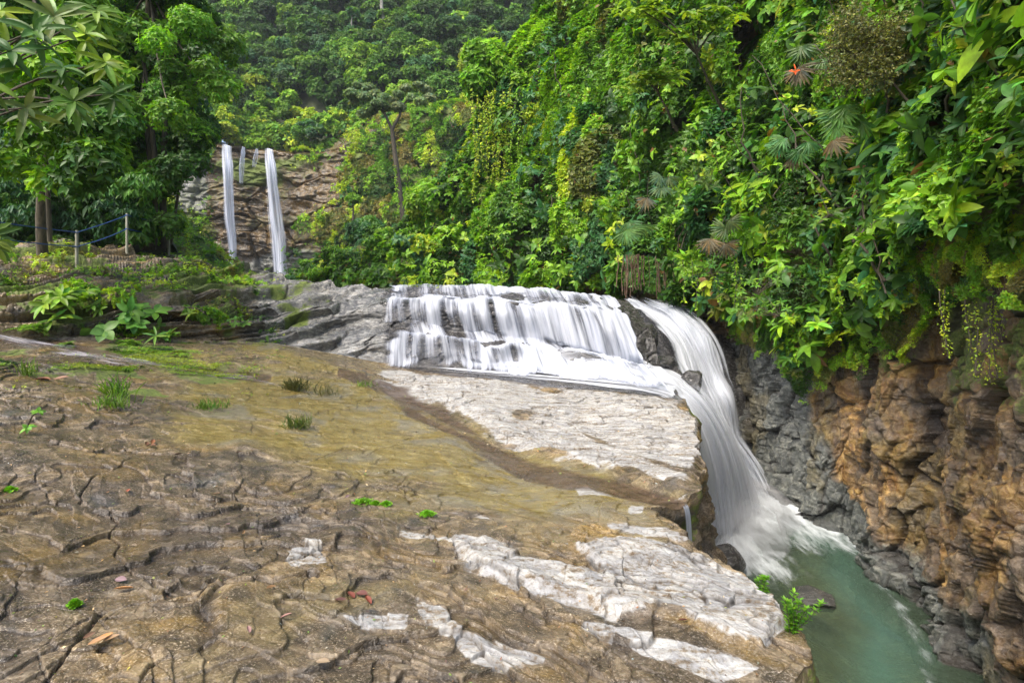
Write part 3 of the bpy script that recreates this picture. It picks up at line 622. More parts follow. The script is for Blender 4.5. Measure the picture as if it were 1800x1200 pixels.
# points just beyond each lip so that the sheet arcs over
def push(q, dy, dz): r = q.copy(); r[:, 1] -= dy; r[:, 2] += dz; return r
fx, cr5, ft4, lp3, ft2, lp1, ap0 = rw
ap = push(ap0, 0.15, 0.05)
knots = [push(cr5, -0.9, 0.05), push(cr5, -0.05, 0.07), push(0.5 * (cr5 + ft4), 0.10, 0.05), push(ft4, 0.05, 0.05),
         push(lp3, -0.25, 0.07), push(lp3, 0.02, 0.06), push(0.65 * lp3 + 0.35 * ft2, 0.22, 0.06), push(ft2 * 0.8 + lp3 * 0.2, 0.26, 0.0), push(ft2, 0.12, 0.05),
         push(lp1, -0.15, 0.07), push(lp1, 0.04, 0.05), push(0.5 * (lp1 + ap0), 0.16, 0.03), push(ap, 0.05, 0.05), push(ap, 0.35, -0.06)]
knots = np.array(knots); nk = len(knots)
for k_ in range(2, nk - 1):
    knots[k_, :, 2] += 0.09 * fbm(v3(pc * 0.03, k_ * 3.1), 3); knots[k_, :, 1] += 0.20 * fbm(v3(pc * 0.02, k_ * 2.3 + 50), 3)
WGc = catmull(knots, 300, 0).transpose(1, 0, 2)
S = np.linspace(0, 13, 300)[None]; PX = pc[:, None] * np.ones((1, 300))
nrm = gnormals(WGc); nrm *= np.sign(np.sum(nrm * np.array([0, -1, 0.5]), -1, keepdims=True))
strand = fbm(v3(PX * 0.045, S * 0.12, 3.0), 4) + 0.5 * fbm(v3(PX * 0.14, S * 0.12, 8.0), 3)
WGc = WGc + nrm * (0.035 * strand)[..., None]
dn = np.interp(pc, [664, 690, 705, 735, 760, 800, 830, 870, 930, 1000, 1100, 1150], [0.2, 0.82, 0.78, 0.66, 0.78, 0.66, 0.80, 0.86, 0.86, 0.90, 0.92, 0.84])[:, None] * np.ones((1, 300))
dn = dn + 0.20 * fbm(v3(PX * 0.03, S * 0.35, 1.0), 3)
dn = dn - 0.12 * (np.abs(S - 2) < 1.0) + 0.10 * sstep(11, 12.4, S) * sstep(800, 900, PX) - 0.35 * sstep(12, 13, S)
for gpx, gw_, gs in ((700, 5, .25), (722, 8, .3), (748, 9, .4), (790, 8, .3), (812, 7, .4), (850, 9, .45), (884, 8, .35), (930, 7, .3), (968, 8, .42), (1012, 7, .3), (1050, 9, .42), (1090, 7, .35)):
    gs = gs * 0.72
    dn = dn - gs * np.exp(-((PX - gpx - (S - 6) * 3 - 6 * fbm(v3(S * 0.5, gpx * 1.0), 2)) / gw_) ** 2) * sstep(4.6, 5.6, S) * sstep(9.2, 8.0, S)
    dn = dn - gs * 0.9 * np.exp(-((PX - gpx - 22 + (S - 10) * 5) / (gw_ * 1.2)) ** 2) * sstep(9.8, 10.4, S) * sstep(12.3, 11.5, S)
dn = dn - 0.65 * sstep(-0.3, 0.8, fbm(v3(PX * 0.05, 77.0), 3) + 0.15) * sstep(11.7, 13.0, S + 0.8 * fbm(v3(PX * 0.06, 3.0), 3))
dn = dn * sstep(0, 36, PX - 668 + 30 * fbm(v3(S * 0.9, 31.0), 3))
dn = dn * sstep(0, 0.8, S) * sstep(0, 6, 1150 - PX + 4 * fbm(v3(S * 2, 1.0), 2))
dn = dn + 0.16 * np.exp(-((S - 4.6) / 0.5) ** 2) + 0.14 * np.exp(-((S - 9.4) / 0.5) ** 2) + 0.10 * np.exp(-((S - 1.2) / 0.5) ** 2) - 0.14 * np.exp(-((S - 7.2) / 1.2) ** 2) * sstep(880, 780, PX) - 0.22 * np.exp(-((S - 3.2) / 0.5) ** 2)
lowgap = 0.30 * sstep(9, 10, S) * sstep(12, 11, S) * sstep(0.05, 0.5, fbm(v3(PX * 0.02, 5.0), 3) + 0.1)
water_sheet("cascade_water", WGc, dn - lowgap, M_casc, "wide white cascade sliding down dark rock steps at the middle of the photo", "cascade")
# main fall, streamlines from the apron round and over the gorge edge
def streams(L, n, m):
    rows = []
    for pts in L:
        q = P(*np.array(pts, float).T); rows.append(catmull(q, 24))
    return catmull(catmull(np.array(rows), m, 1), n, 0)
A = [[(700, 648, 13.3), (820, 664, 13.0), (960, 680, 12.5), (1080, 690, 12.0), (1160, 700, 11.5), (1205, 732, 11.0), (1222, 800, 11.0), (1226, 900, 11.3), (1222, 990, 11.7)],
     [(720, 644, 13.45), (860, 658, 13.3), (990, 670, 12.9), (1100, 680, 12.4), (1175, 695, 12.0), (1220, 735, 11.7), (1246, 810, 11.8), (1258, 900, 12.2), (1262, 965, 12.4)],
     [(760, 640, 13.6), (900, 650, 13.4), (1010, 660, 13.2), (1120, 672, 12.9), (1190, 690, 12.6), (1235, 735, 12.4), (1268, 810, 12.6), (1285, 890, 12.9), (1292, 935, 13.1)],
     [(850, 636, 13.7), (960, 642, 13.6), (1060, 650, 13.6), (1150, 665, 13.4), (1210, 690, 13.2), (1250, 740, 13.1), (1282, 810, 13.4), (1303, 880, 13.8), (1312, 915, 13.85)],
     [(950, 628, 13.9), (1030, 636, 13.9), (1100, 645, 14.0), (1170, 662, 14.0), (1225, 695, 13.9), (1262, 745, 13.9), (1294, 810, 14.2), (1318, 870, 14.6), (1330, 895, 14.6)],
     [(1000, 622, 14.5), (1070, 628, 14.8), (1130, 638, 15.1), (1185, 652, 15.2), (1232, 692, 14.7), (1268, 745, 14.5), (1300, 810, 14.8), (1324, 865, 15.1), (1340, 885, 15.2)]]
GA = streams(A, 260, 300)
sA = np.linspace(0, 1, 260)[:, None]; tA = np.linspace(0, 1, 300)[None]
nA_ = gnormals(GA); nA_ *= np.sign(np.sum(nA_ * np.array([0.2, -1, 0.5]), -1, keepdims=True))
stA = fbm(v3(sA * 16, tA * 1.5, 3.0), 4) + 0.5 * fbm(v3(sA * 50, tA * 2.0, 5.0), 3)
GA = GA + nA_ * (0.022 * stA * sstep(0, 0.4, tA))[..., None]
from mathutils import kdtree
sel = (_GV[:, 1] > 9.5) & (_GV[:, 1] < 14.5) & (_GV[:, 0] > -4); kp = _GV[sel]; kd = kdtree.KDTree(len(kp))
for q_, p_ in enumerate(kp): kd.insert((p_[0], p_[1], 0), q_)
kd.balance()
for j_ in range(0, 150):
    for i_2 in range(260):
        p_ = GA[i_2, j_]; c_, q_, d_ = kd.find((p_[0], p_[1], 0))
        if d_ < 0.12: GA[i_2, j_, 2] = max(p_[2], kp[q_][2] + 0.045)
GA[:, :, 2] = np.apply_along_axis(lambda v: np.convolve(np.pad(v, 4, 'edge'), np.ones(9) / 9, 'valid'), 1, GA[:, :, 2])
dA = np.interp(tA, [0, 0.06, 0.2, 0.5, 0.8, 0.93, 1], [0.0, 0.6, 0.74, 0.90, 1.0, 0.9, 0.15]) * np.ones((260, 1))
dA = dA * sstep(0, 0.12, sA + 0.02 + 0.04 * fbm(v3(tA * 20, 3.0), 2)) + 0.45 * fbm(v3(sA * 14, tA * 5, 2.0), 3) * sstep(0.9, 0.5, tA)
eA = sstep(0, 0.16, sA + 0.03 * fbm(v3(tA * 14, 7.0), 3)) * sstep(1.0, 0.9, sA)
spA = np.interp(tA, [0, 0.4, 0.55, 0.9, 1], [0, 0, 0.5, 0.62, 0.2]) + 0.25 * fbm(v3(sA * 5, tA * 3, 22.0), 3)
water_layers("main_waterfall", [(GA, dA * sstep(0, 0.10, sA + 0.02 * fbm(v3(tA * 30, 1.0), 2))), (widen(GA, 1.05) + nA_ * 0.12, spA * eA), (widen(GA, 1.10) + nA_ * 0.25, (spA - 0.10) * eA)], M_fall, "thick white fall pouring over the gorge edge into the green pool")
B = [[(1084, 525, 20.5), (1106, 535, 18.9), (1134, 556, 17.6), (1158, 588, 16.5), (1174, 625, 15.6), (1198, 668, 14.9), (1242, 738, 14.4), (1290, 820, 14.6), (1318, 880, 15.0)],
     [(1112, 528, 20.9), (1145, 543, 19.2), (1182, 572, 17.8), (1212, 618, 16.8), (1232, 662, 16.0), (1255, 710, 15.4), (1280, 770, 15.0), (1308, 830, 15.1), (1330, 875, 15.2)],
     [(1130, 530, 21.2), (1172, 547, 19.5), (1215, 578, 18.1), (1243, 622, 17.2), (1258, 670, 16.5), (1274, 720, 16.0), (1292, 775, 15.6), (1316, 830, 15.5), (1340, 870, 15.4)],
     [(1150, 534, 21.2), (1200, 552, 19.6), (1245, 584, 18.3), (1270, 625, 17.5), (1282, 675, 16.9), (1291, 725, 16.5), (1302, 780, 16.1), (1324, 830, 15.9), (1350, 866, 15.6)]]
GB = streams(B, 200, 260)
sB = np.linspace(0, 1, 200)[:, None]; tB = np.linspace(0, 1, 260)[None]
nB_ = gnormals(GB); nB_ *= np.sign(np.sum(nB_ * np.array([0, -1, 0.5]), -1, keepdims=True))
stB = fbm(v3(sB * 12, tB * 1.6, 13.0), 4) + 0.5 * fbm(v3(sB * 36, tB * 2.0, 15.0), 3)
GB = GB + nB_ * (0.03 * stB + 0.12 * fbm(v3(sB * 3, tB * 7, 1.0), 2))[..., None]
dB = (0.92 + 0.12 * fbm(v3(sB * 5, tB * 4, 2.0), 3)) * sstep(0, 0.14, sB + 0.03 * fbm(v3(tB * 18, 3.0), 3)) * sstep(1.0, 0.86, sB + 0.03 * fbm(v3(tB * 18, 13.0), 3)) * np.interp(tB, [0, 0.06, 0.9, 1], [0.4, 0.95, 0.9, 0.3])
eB = sstep(0, 0.2, sB + 0.04 * fbm(v3(tB * 14, 7.0), 3)) * sstep(1.0, 0.8, sB + 0.04 * fbm(v3(tB * 14, 17.0), 3))
spB = 0.58 + 0.3 * fbm(v3(sB * 5, tB * 4, 22.0), 3) - 0.5 * sstep(0.1, 0, tB)
water_layers("side_waterfall", [(GB, dB), (widen(GB, 1.06) + nB_ * 0.12, spB * eB), (widen(GB, 1.14) + nB_ * 0.22, (spB - 0.12) * eB)], M_fall, "white chute rushing down beside the canyon wall and joining the main fall")
# rock bed under both chutes
Bb = [[(a + da, b + 4, c + 1.1) for a, b, c in r] for r, da in ((B[0], -45), (B[0], 0), (B[2], 0), (B[3], 25))]
GBb = streams(Bb, 160, 200)
GBb = GBb + 0.12 * fbm(GBb * 1.6, 4)[..., None] * np.array([0, -1, 0.4])
Ab = [[(a, b + 8, c + 0.7) for a, b, c in r] for r in (A[1], A[3], A[5])]
GAb = streams(Ab, 120, 200)
Vb = np.concatenate([GBb.reshape(-1, 3), GAb.reshape(-1, 3)]); Fb = np.concatenate([gfaces(160, 200), gfaces(120, 200, 160 * 200)])
ob = mesh_np("riverbed_rock", Vb, Fb, M_slab, attrs=rock_attrs(grey=np.ones(len(Vb)), wet=0.6 * np.ones(len(Vb))))
tag(ob, "dark wet rock under the chutes of the main waterfall", "rock bed", kind="structure")
Vs_, Fs_ = icos(3); sv, sf = [], []
for q, (c, r) in enumerate([((4.9, 12.6, -5.8), (1.2, 0.9, 0.75)), ((5.7, 13.6, -5.8), (1.1, 1.0, 0.8)), ((4.4, 12.0, -5.9), (0.9, 0.8, 0.5)), ((6.1, 14.6, -5.9), (0.9, 0.8, 0.6))]):
    sv.append(nz(Vs_) * (1 + 0.12 * fbm(Vs_ * 1.5 + q, 2))[:, None] * np.array(r) + np.array(c)); sf.append(Fs_ + q * len(Vs_))
t = NT("spray"); t.put(t.out.inputs[1], t.n("ShaderNodeVolumePrincipled", {"Color": (0.97, 0.98, 1.0), "Density": 0.55}).outputs[0])
tag(mesh_np("spray", np.concatenate(sv), np.concatenate(sf), t.m), "white spray drifting where the main fall hits the pool", "spray", kind="stuff")
# little spout in the notch
Sp = [[(1150, 876, 5.35), (1180, 882, 5.22), (1196, 888, 5.12), (1203, 905, 5.1), (1206, 960, 5.1), (1208, 1010, 5.1)],
      [(1155, 868, 5.5), (1185, 875, 5.38), (1206, 884, 5.32), (1214, 902, 5.32), (1218, 960, 5.34), (1220, 1010, 5.34)]]
GS = streams(Sp, 24, 80)
dS = (0.75 * np.ones((24, 80))) * np.interp(np.linspace(0, 1, 80), [0, 0.35, 0.5, 1], [0, 0.3, 0.9, 0.8])[None] * sstep(0, 0.2, np.linspace(0, 1, 24))[:, None] * sstep(1, 0.8, np.linspace(0, 1, 24))[:, None]
water_sheet("small_waterfall", GS, dS, mat_water("spout_water", 22, 0.6, 0.34, 0.62), "thin short spout dropping from the brown channel into the gorge", "waterfall")
# stream trickling over the shelf at the left
gl = [gp(a, b) for a, b in [(-60, 572), (0, 588), (45, 597), (110, 608), (190, 622), (280, 640), (380, 655), (470, 668), (560, 690)]]
open('/tmp/dbg.txt','w').write(str([gp(x,y,5) for x,y in ((135,470),(223,437),(297,441))]))
gl = catmull(np.array(gl), 220); gl = gl + np.array([0, 0, 0.02])
wd = np.interp(np.linspace(0, 1, 220), [0, 0.25, 0.7, 1], [0.12, 0.42, 0.5, 0.3])[:, None]
side = nz(np.cross(nz(np.gradient(gl, axis=0)), [0, 0, 1]))
GT = np.stack([gl + side * wd * s for s in np.linspace(-1, 1, 26)], 0)
zt = zslab(GT[..., 0], GT[..., 1]) - 0.02
GT[..., 2] = GT[13:14, :, 2] * 0.5 + 0.5 * GT[..., 2] + 0.015 * fbm(v3(GT[..., 0] * 3, GT[..., 1] * 3, 0), 3)
dT = (0.62 - 0.35 * np.linspace(0, 1, 220)[None] ** 0.7) * sstep(0, 0.3, np.linspace(0, 1, 26))[:, None] * sstep(1, 0.7, np.linspace(0, 1, 26))[:, None]
water_sheet("stream_water", GT, dT, mat_water("stream_sheet", 12, 0.9, 0.30, 0.8, (0.66, 0.64, 0.68)), "thin milky stream gliding from the left bank over the rock shelf", "stream")
print("water", time.time() - T0)

# ================================================================ BOULDERS
def boulder(name, c, r, seed, label, mat=M_slab, attrs=None, cat="boulder", group=None):
    V, Fc = icos(5 if max(r) > 0.25 else 4); V = nz(V)
    rg = np.random.default_rng(seed); d = np.ones(len(V))
    for k in range(14):                          # cut by random planes: broken faces
        n = nz(rg.normal(size=3)); h = rg.uniform(0.62, 0.95)
        s = V @ n; d = np.where(s > 1e-6, np.minimum(d, h / np.maximum(s, 1e-6)), d)
    V = V * d[:, None]; V = V + 0.07 * fbm(V * 2.2 + seed, 4)[:, None] * V
    V = V * np.array(r)
    o = mesh_np(name, V, Fc, mat, attrs=rock_attrs(**{k: v * np.ones(len(V)) for k, v in (attrs or dict(grey=1, wet=0.9)).items()}), smooth=False)
    o.location = c; o.rotation_euler = (0, 0, rg.uniform(0, 6)); tag(o, label, cat, group); return o
boulder("boulder", P(1137, 596, 16.6), (0.30, 0.4, 0.50), 3, "tall dark wet rock block splitting the cascade from the side chute")
boulder("boulder", P(1112, 556, 17.2), (0.26, 0.5, 0.34), 4, "dark rock block at the cascade crest with water sliding past on both sides")
boulder("boulder", P(1160, 640, 15.4), (0.50, 0.4, 0.30), 8, "low dark rock at the foot of the block between the two streams")
boulder("boulder", P(1218, 670, 14.75), (0.33, 0.3, 0.30), 5, "rounded dark boulder veiled by white water in the middle of the chute")
boulder("boulder", P(1432, 1050, 10.5), (0.42, 0.36, 0.16), 6, "brown rock breaking the surface in the middle of the green pool", M_wall, dict(grey=0.8, wet=0.6))
boulder("boulder", P(1262, 985, 11.5), (0.5, 0.5, 0.35), 7, "dark rock at the foam's edge right under the slab")
boulder("boulder", P(1480, 885, 13.9), (0.30, 0.5, 0.7), 12, "grey green slab of rock standing in the water against the canyon wall", M_wall, dict(grey=1))

# ================================================================ VEGETATION
rng = np.random.default_rng(5)
def T_simple():
    V = np.array([(0, 0, 0), (0.42, -0.5, 0.02), (0.45, 0, -0.10), (0.42, 0.5, 0.02), (1, 0, -0.16)], float)
    return V, [np.array([(0, 1, 2), (0, 2, 3), (1, 4, 2), (2, 4, 3)])]
def T_far():
    V = np.array([(0, 0, 0), (0.5, -0.5, 0.06), (1, 0, -0.12), (0.5, 0.5, 0.06)], float); return V, [np.array([(0, 1, 2), (0, 2, 3)])]
def T_broad(n=7, droop=0.28, fold=0.10, shape=0.9):
    V = []; F_ = []
    for k in range(n):
        a = k / (n - 1); w = 0.5 * (math.sin(math.pi * min(a * 0.93 + 0.05, 1)) ** shape) * (1 - 0.12 * a)
        if k == n - 1: w = 0.01
        for s in (-1, -0.5, 0, 0.5, 1):
            V.append((a, s * w, -droop * a * a + fold * (abs(s) * w * 1.4) + 0.01 * math.sin(a * 34) * abs(s)))
    for k in range(n - 1):
        for j in range(4):
            i = k * 5 + j; F_.append((i, i + 1, i + 6, i + 5))
    return np.array(V), [np.array(F_)]
TS, TF, TB = T_simple(), T_far(), T_broad()
TN = T_broad(6, 0.45, 0.05, 0.7)                       # narrow drooping blade
def inst(tmpl, base, d, nrm, L, W, col):
    """place a leaf template at every base: V, faces, per-vertex colour"""
    V, Fs = tmpl; N = len(base); k = len(V)
    if N == 0: return np.zeros((0, 3)), [f[:0] for f in Fs], np.zeros((0, 3))
    d = nz(d); s = nz(np.cross(nrm, d)); n = np.cross(d, s)
    L = np.broadcast_to(L, (N,))[:, None, None]; W = np.broadcast_to(W, (N,))[:, None, None]
    O = base[:, None] + d[:, None] * V[None, :, 0:1] * L + s[:, None] * V[None, :, 1:2] * W + n[:, None] * V[None, :, 2:3] * L
    off = (np.arange(N) * k)[:, None, None]
    C = np.repeat(np.broadcast_to(col, (N, 3)), k, 0)
    return O.reshape(-1, 3), [(f[None] + off).reshape(-1, f.shape[1]) for f in Fs], C
def leafmesh(name, batches, mat, parent=None):
    Vs, Fs, Cs, off = [], {}, [], 0
    for V, F_, C in batches:
        Vs.append(V); Cs.append(C)
        for f in F_: Fs.setdefault(f.shape[1], []).append(f + off)
        off += len(V)
    return mesh_np(name, np.concatenate(Vs), [np.concatenate(v) for v in Fs.values()], mat, parent, attrs={"col": np.clip(np.concatenate(Cs), 0, 1)}, smooth=False)
def rosette(c, ax, k, el, eljit=0.25, droop=0.25, rng=rng):
    """k leaves around every centre c with axis ax -> base, dir, normal (N*k)"""
    N = len(c); ax = nz(ax); r = rng.normal(size=(N, 3)); u = nz(np.cross(ax, r)); v = np.cross(ax, u)
    th = (np.arange(k)[None] / k * 2 * np.pi) + rng.uniform(0, 0.9, (N, k)); e = el + rng.uniform(-eljit, eljit, (N, k))
    rad = u[:, None] * np.cos(th)[..., None] + v[:, None] * np.sin(th)[..., None]
    A = ax[:, None]; ce, se = np.cos(e)[..., None], np.sin(e)[..., None]
    d = A * ce + rad * se; d[..., 2] -= droop; n = A * se - rad * ce
    n = n + rng.normal(0, 0.18, n.shape)
    return np.repeat(c, k, 0), nz(d.reshape(-1, 3)), nz(n.reshape(-1, 3))
PAL = np.array([(0.030, 0.085, 0.014), (0.065, 0.17, 0.020), (0.11, 0.255, 0.022), (0.18, 0.36, 0.026), (0.30, 0.43, 0.035), (0.11, 0.15, 0.035), (0.045, 0.14, 0.050), (0.17, 0.17, 0.06)]) * np.array([1.30, 1.16, 1.0])
def colr(base, N, rng=rng, v=0.22):
    base = np.asarray(base, float); m = np.exp(rng.normal(0, v, (N, 1))); h = rng.normal(0, 0.12, (N, 1))
    c = base * m * np.concatenate([1 + h * 1.3, 1 + h * 0.3, 1 - h], 1)
    return np.clip(c, 0.003, 0.8)
UP = np.array([0, 0, 1.0])

def sheet_foliage(G, N, cells, leaf, spans, name, label, pal_w, seed, tmpl=TS, k=4, mask=None, mat=M_leaf, bulge=1.0, up=0.6, dens_noise=0.0, tone=None, zb=None):
    """leaf rosettes over a surface G in pillowy clumps; G axis0 along, axis1 up"""
    rg = np.random.default_rng(seed)
    n, m = G.shape[:2]
    nr = gnormals(G); nr *= np.sign(np.sum(nr * (-G), -1, keepdims=True))
    e1_ = np.linalg.norm(G[1:, :-1] - G[:-1, :-1], axis=-1); e2_ = np.linalg.norm(G[:-1, 1:] - G[:-1, :-1], axis=-1)
    ar = e1_ * e2_
    if spans: ar[:spans[0]] = 0; ar[spans[1]:] = 0
    if mask is not None: ar = ar * mask[:-1, :-1]
    pr = (ar / ar.sum()).ravel()
    id_ = rg.choice(len(pr), N, p=pr); i, j = id_ // (m - 1), id_ % (m - 1)
    fi, fj = rg.random((N, 1)), rg.random((N, 1))
    pt = G[i, j] * (1 - fi) * (1 - fj) + G[i + 1, j] * fi * (1 - fj) + G[i, j + 1] * (1 - fi) * fj + G[i + 1, j + 1] * fi * fj
    no = nr[i, j]
    al = np.r_[0, np.cumsum(np.linalg.norm(np.diff(G[:, m // 2], axis=0), axis=-1))]
    hl = np.r_[0, np.cumsum(np.linalg.norm(np.diff(G[n // 2], axis=0), axis=-1))]
    s, h = al[i] + fi[:, 0] * (al[np.minimum(i + 1, n - 1)] - al[i]), hl[j] + fj[:, 0] * (hl[np.minimum(j + 1, m - 1)] - hl[j])
    wj = fbm(v3(s * 0.7, h * 0.7, seed * 1.0), 3)
    out = np.zeros(N); cr = np.zeros(N); cdir = np.zeros((N, 3)); cid = None
    alo = nz(np.gradient(G, axis=0)[i, j]); hup = nz(np.gradient(G, axis=1)[i, j])
    for q, (R_, amp) in enumerate(cells):
        f1, f2, ci, cj, dx, dy = worley(s / R_ + 0.25 * wj, h / (R_ * 1.25) + 0.25 * wj, seed + q * 7)
        sc = 0.55 + 0.9 * hsh(ci, cj, seed + 3)
        b = np.sqrt(np.clip(1 - (f1 / 0.75) ** 2, 0, 1)) * sc
        out += amp * b; cdir += (alo * dx[:, None] + hup * dy[:, None]) * (1.1 / (q + 1)); cr = cr + sstep(0.0, 0.12, f2 - f1) / len(cells)
        if cid is None: cid = (ci, cj)
        else: cid2 = (ci, cj)
    if len(cells) == 1: cid2 = cid
    keep = rg.random(N) < (0.25 + 0.75 * cr)
    if dens_noise: keep &= (fbm(v3(s * 0.45, h * 0.6, seed + 5.0), 3) > -dens_noise)
    jit = rg.uniform(-0.35, 0.12, N) * cells[-1][1] * 1.2
    pos = pt + no * ((out * bulge + jit)[:, None]) + UP * (0.35 * out)[:, None] * up
    ax = no * 0.55 + cdir + UP * up + rg.normal(0, 0.3, (N, 3))
    hh = hsh(cid[0], cid[1], seed + 11) * 0.6 + hsh(cid2[0], cid2[1], seed + 12) * 0.4
    hh = np.clip((hh - 0.5) * 1.9 + 0.5, 0, 0.999)
    cw = np.cumsum(pal_w) / np.sum(pal_w); sp = np.searchsorted(cw, hh)
    lo, hi = leaf
    size = lo + (hi - lo) * hsh(cid2[0], cid2[1], seed + 17) ** 1.5
    if zb is not None: size = size * zb(pt)
    pos, ax, sp, size = pos[keep], ax[keep], sp[keep], size[keep]
    b, d, nn_ = rosette(pos, ax, k, 1.15, 0.4, 0.3, rg)
    M = len(b); col = colr(PAL[np.repeat(sp, k)], M, rg) * (1 if tone is None else np.repeat(tone(pt[keep]), k, 0))
    L = np.repeat(size, k) * np.exp(rg.normal(0, 0.22, M))
    ratio = np.repeat(0.35 + 0.3 * rg.random(len(pos)) , k)
    dead = rg.random(M) < 0.012; col[dead] = (0.22, 0.12, 0.04)
    return (name, label, mat, inst(tmpl, b, d, nn_, L, L * ratio, col))
def mk(fo, kind="stuff", cat="foliage"):
    name, label, mat, b = fo; o = leafmesh(name, [b], mat); tag(o, label, cat, kind=kind); return o

# ---- right-hand cliff foliage
SM = lambda A: A
WGs = np.stack([pth[:, 0:1] - wn2[:, 0:1] * (lean - 0.1), pth[:, 1:2] - wn2[:, 1:2] * (lean - 0.1), zw], -1)[::4, ::4]
ARs, zs_, Ys = AR[::4, ::4], zw[::4, ::4], WGs[..., 1]
dts = dens_t[::4][:, None] * np.ones(zs_.shape)
lowz = np.interp(dts[:, 0], [0, 3, 4, 6, 8, 10, 12, 13, 15, 17, 18, 23], [0.6, 0.3, -0.1, -0.9, -1.6, -2.0, -1.9, -1.7, -1.5, -1.0, -1.2, -1.8])[:, None]
lowz = lowz + 0.55 * fbm(v3(ARs * 0.9, 2.0), 4) + 0.35 * fbm(v3(ARs * 3.3, 7.0), 3)
mgrow = (zs_ > lowz).astype(float)
near_m = mgrow * (Ys < 20) * (Ys > 4); far_m = mgrow * (Ys >= 18.5)
def tone_near(p): return np.ones((len(p), 1))
mk(sheet_foliage(WGs, 78000, [(1.5, 0.62), (0.55, 0.28)], (0.06, 0.17), None, "cliff_foliage", "dense green creepers and shrubs hanging over the near gorge wall", [0.7, 2.4, 3.2, 2.8, 1.1, 0.5, 0.4, 0], 3, mask=near_m, up=0.5, dens_noise=1.2))
mk(sheet_foliage(WGs, 110000, [(3.0, 1.5), (1.0, 0.55)], (0.13, 0.30), None, "forest_foliage", "leafy green forest slope rising behind the cascade", [0.8, 2.2, 3.2, 2.8, 1.2, 0.5, 0.5, 0], 4, mask=far_m, up=0.5, dens_noise=1.2))
# fine moss curtain at the lower edge of the growth
mosm = ((zs_ > lowz - 0.6) & (zs_ < lowz + 1.3) & (Ys < 19)).astype(float)
mk(sheet_foliage(WGs, 90000, [(0.8, 0.30), (0.3, 0.14)], (0.022, 0.05), None, "moss_curtain", "bright green moss and tiny ferns hanging at the lower edge of the growth on the canyon wall", [0.5, 1, 2.2, 2.5, 1.6, 1.2, 0, 0.8], 14, tmpl=TF, k=4, mask=mosm, up=0.0, dens_noise=0.35), cat="moss")
nwm = ((zs_ > lowz - 0.4) & (zs_ < 1.6) & (Ys < 9.6) & (Ys > 4.5)).astype(float)
mk(sheet_foliage(WGs, 60000, [(0.6, 0.25), (0.22, 0.10)], (0.018, 0.045), None, "moss_mat", "pale green moss and creeping ferns on the rock at the right edge", [0.3, 0.8, 2, 3, 2.2, 1.4, 0, 0.8], 15, tmpl=TF, k=4, mask=nwm, up=0.0, dens_noise=0.3), cat="moss")
print("cliff foliage", time.time() - T0)
mk(sheet_foliage(WGs, 2300, [(1.5, 0.75), (0.55, 0.35)], (0.20, 0.42), None, "arching_leaves", "long arching blades and ferns scattered over the near gorge wall", [0.8, 2, 3, 2.5, 0.8, 0.8, 0.8, 0], 44, tmpl=TN, k=7, mask=near_m, up=0.5, mat=M_gloss))
mk(sheet_foliage(WGs, 2200, [(1.5, 0.8), (0.55, 0.38)], (0.13, 0.26), None, "broad_leaves", "broad oval leaves scattered among the creepers of the near gorge wall", [0.8, 2, 3, 3, 0.5, 0.6, 0.8, 0], 45, tmpl=TB, k=5, mask=near_m, up=0.5, mat=M_gloss))
mk(sheet_foliage(WGs, 3200, [(3.0, 1.9), (1.0, 0.65)], (0.17, 0.34), None, "large_leaves", "larger drooping leaves scattered over the forest slope behind the cascade", [0.8, 2, 3, 3, 0.5, 0.6, 0.8, 0], 46, tmpl=TN, k=6, mask=far_m, up=0.5))
_rs = np.random.default_rng(99); _st = []
for _ in range(90):
    i_s = _rs.integers(20, WGs.shape[0] - 8); zs0 = _rs.uniform(-0.5, 9); w_s = (pth[::4][i_s], wn2[::4][i_s]); ln_ = _rs.uniform(0.8, 3.2)
    if w_s[0][1] > 34 or w_s[0][1] < 6: continue
    le = 0.36 + 0.3 * zs0 * 0.8; o_ = 0.55 + 0.03 * w_s[0][1]
    p0_ = np.array([w_s[0][0] - w_s[1][0] * (le - o_), w_s[0][1] - w_s[1][1] * (le - o_), zs0])
    dr_ = np.array([_rs.normal(0, 0.3), _rs.normal(0, 0.3), 1.0]); tq_ = np.linspace(0, 1, 8)[:, None]
    _st.append((p0_ + dr_ * ln_ * tq_ + _rs.normal(0, 0.05, (8, 3)) + np.array([w_s[1][0], w_s[1][1], 0]) * 0.25 * np.sin(tq_ * 3), np.linspace(0.022, 0.009, 8) * _rs.uniform(0.6, 1.6)))
_V, _F = tubes(_st, 5); tag(mesh_np("cliff_stems", _V, _F, M_bark), "thin bare stems and lianas showing between the leaves on the green slope", "stems", kind="stuff")
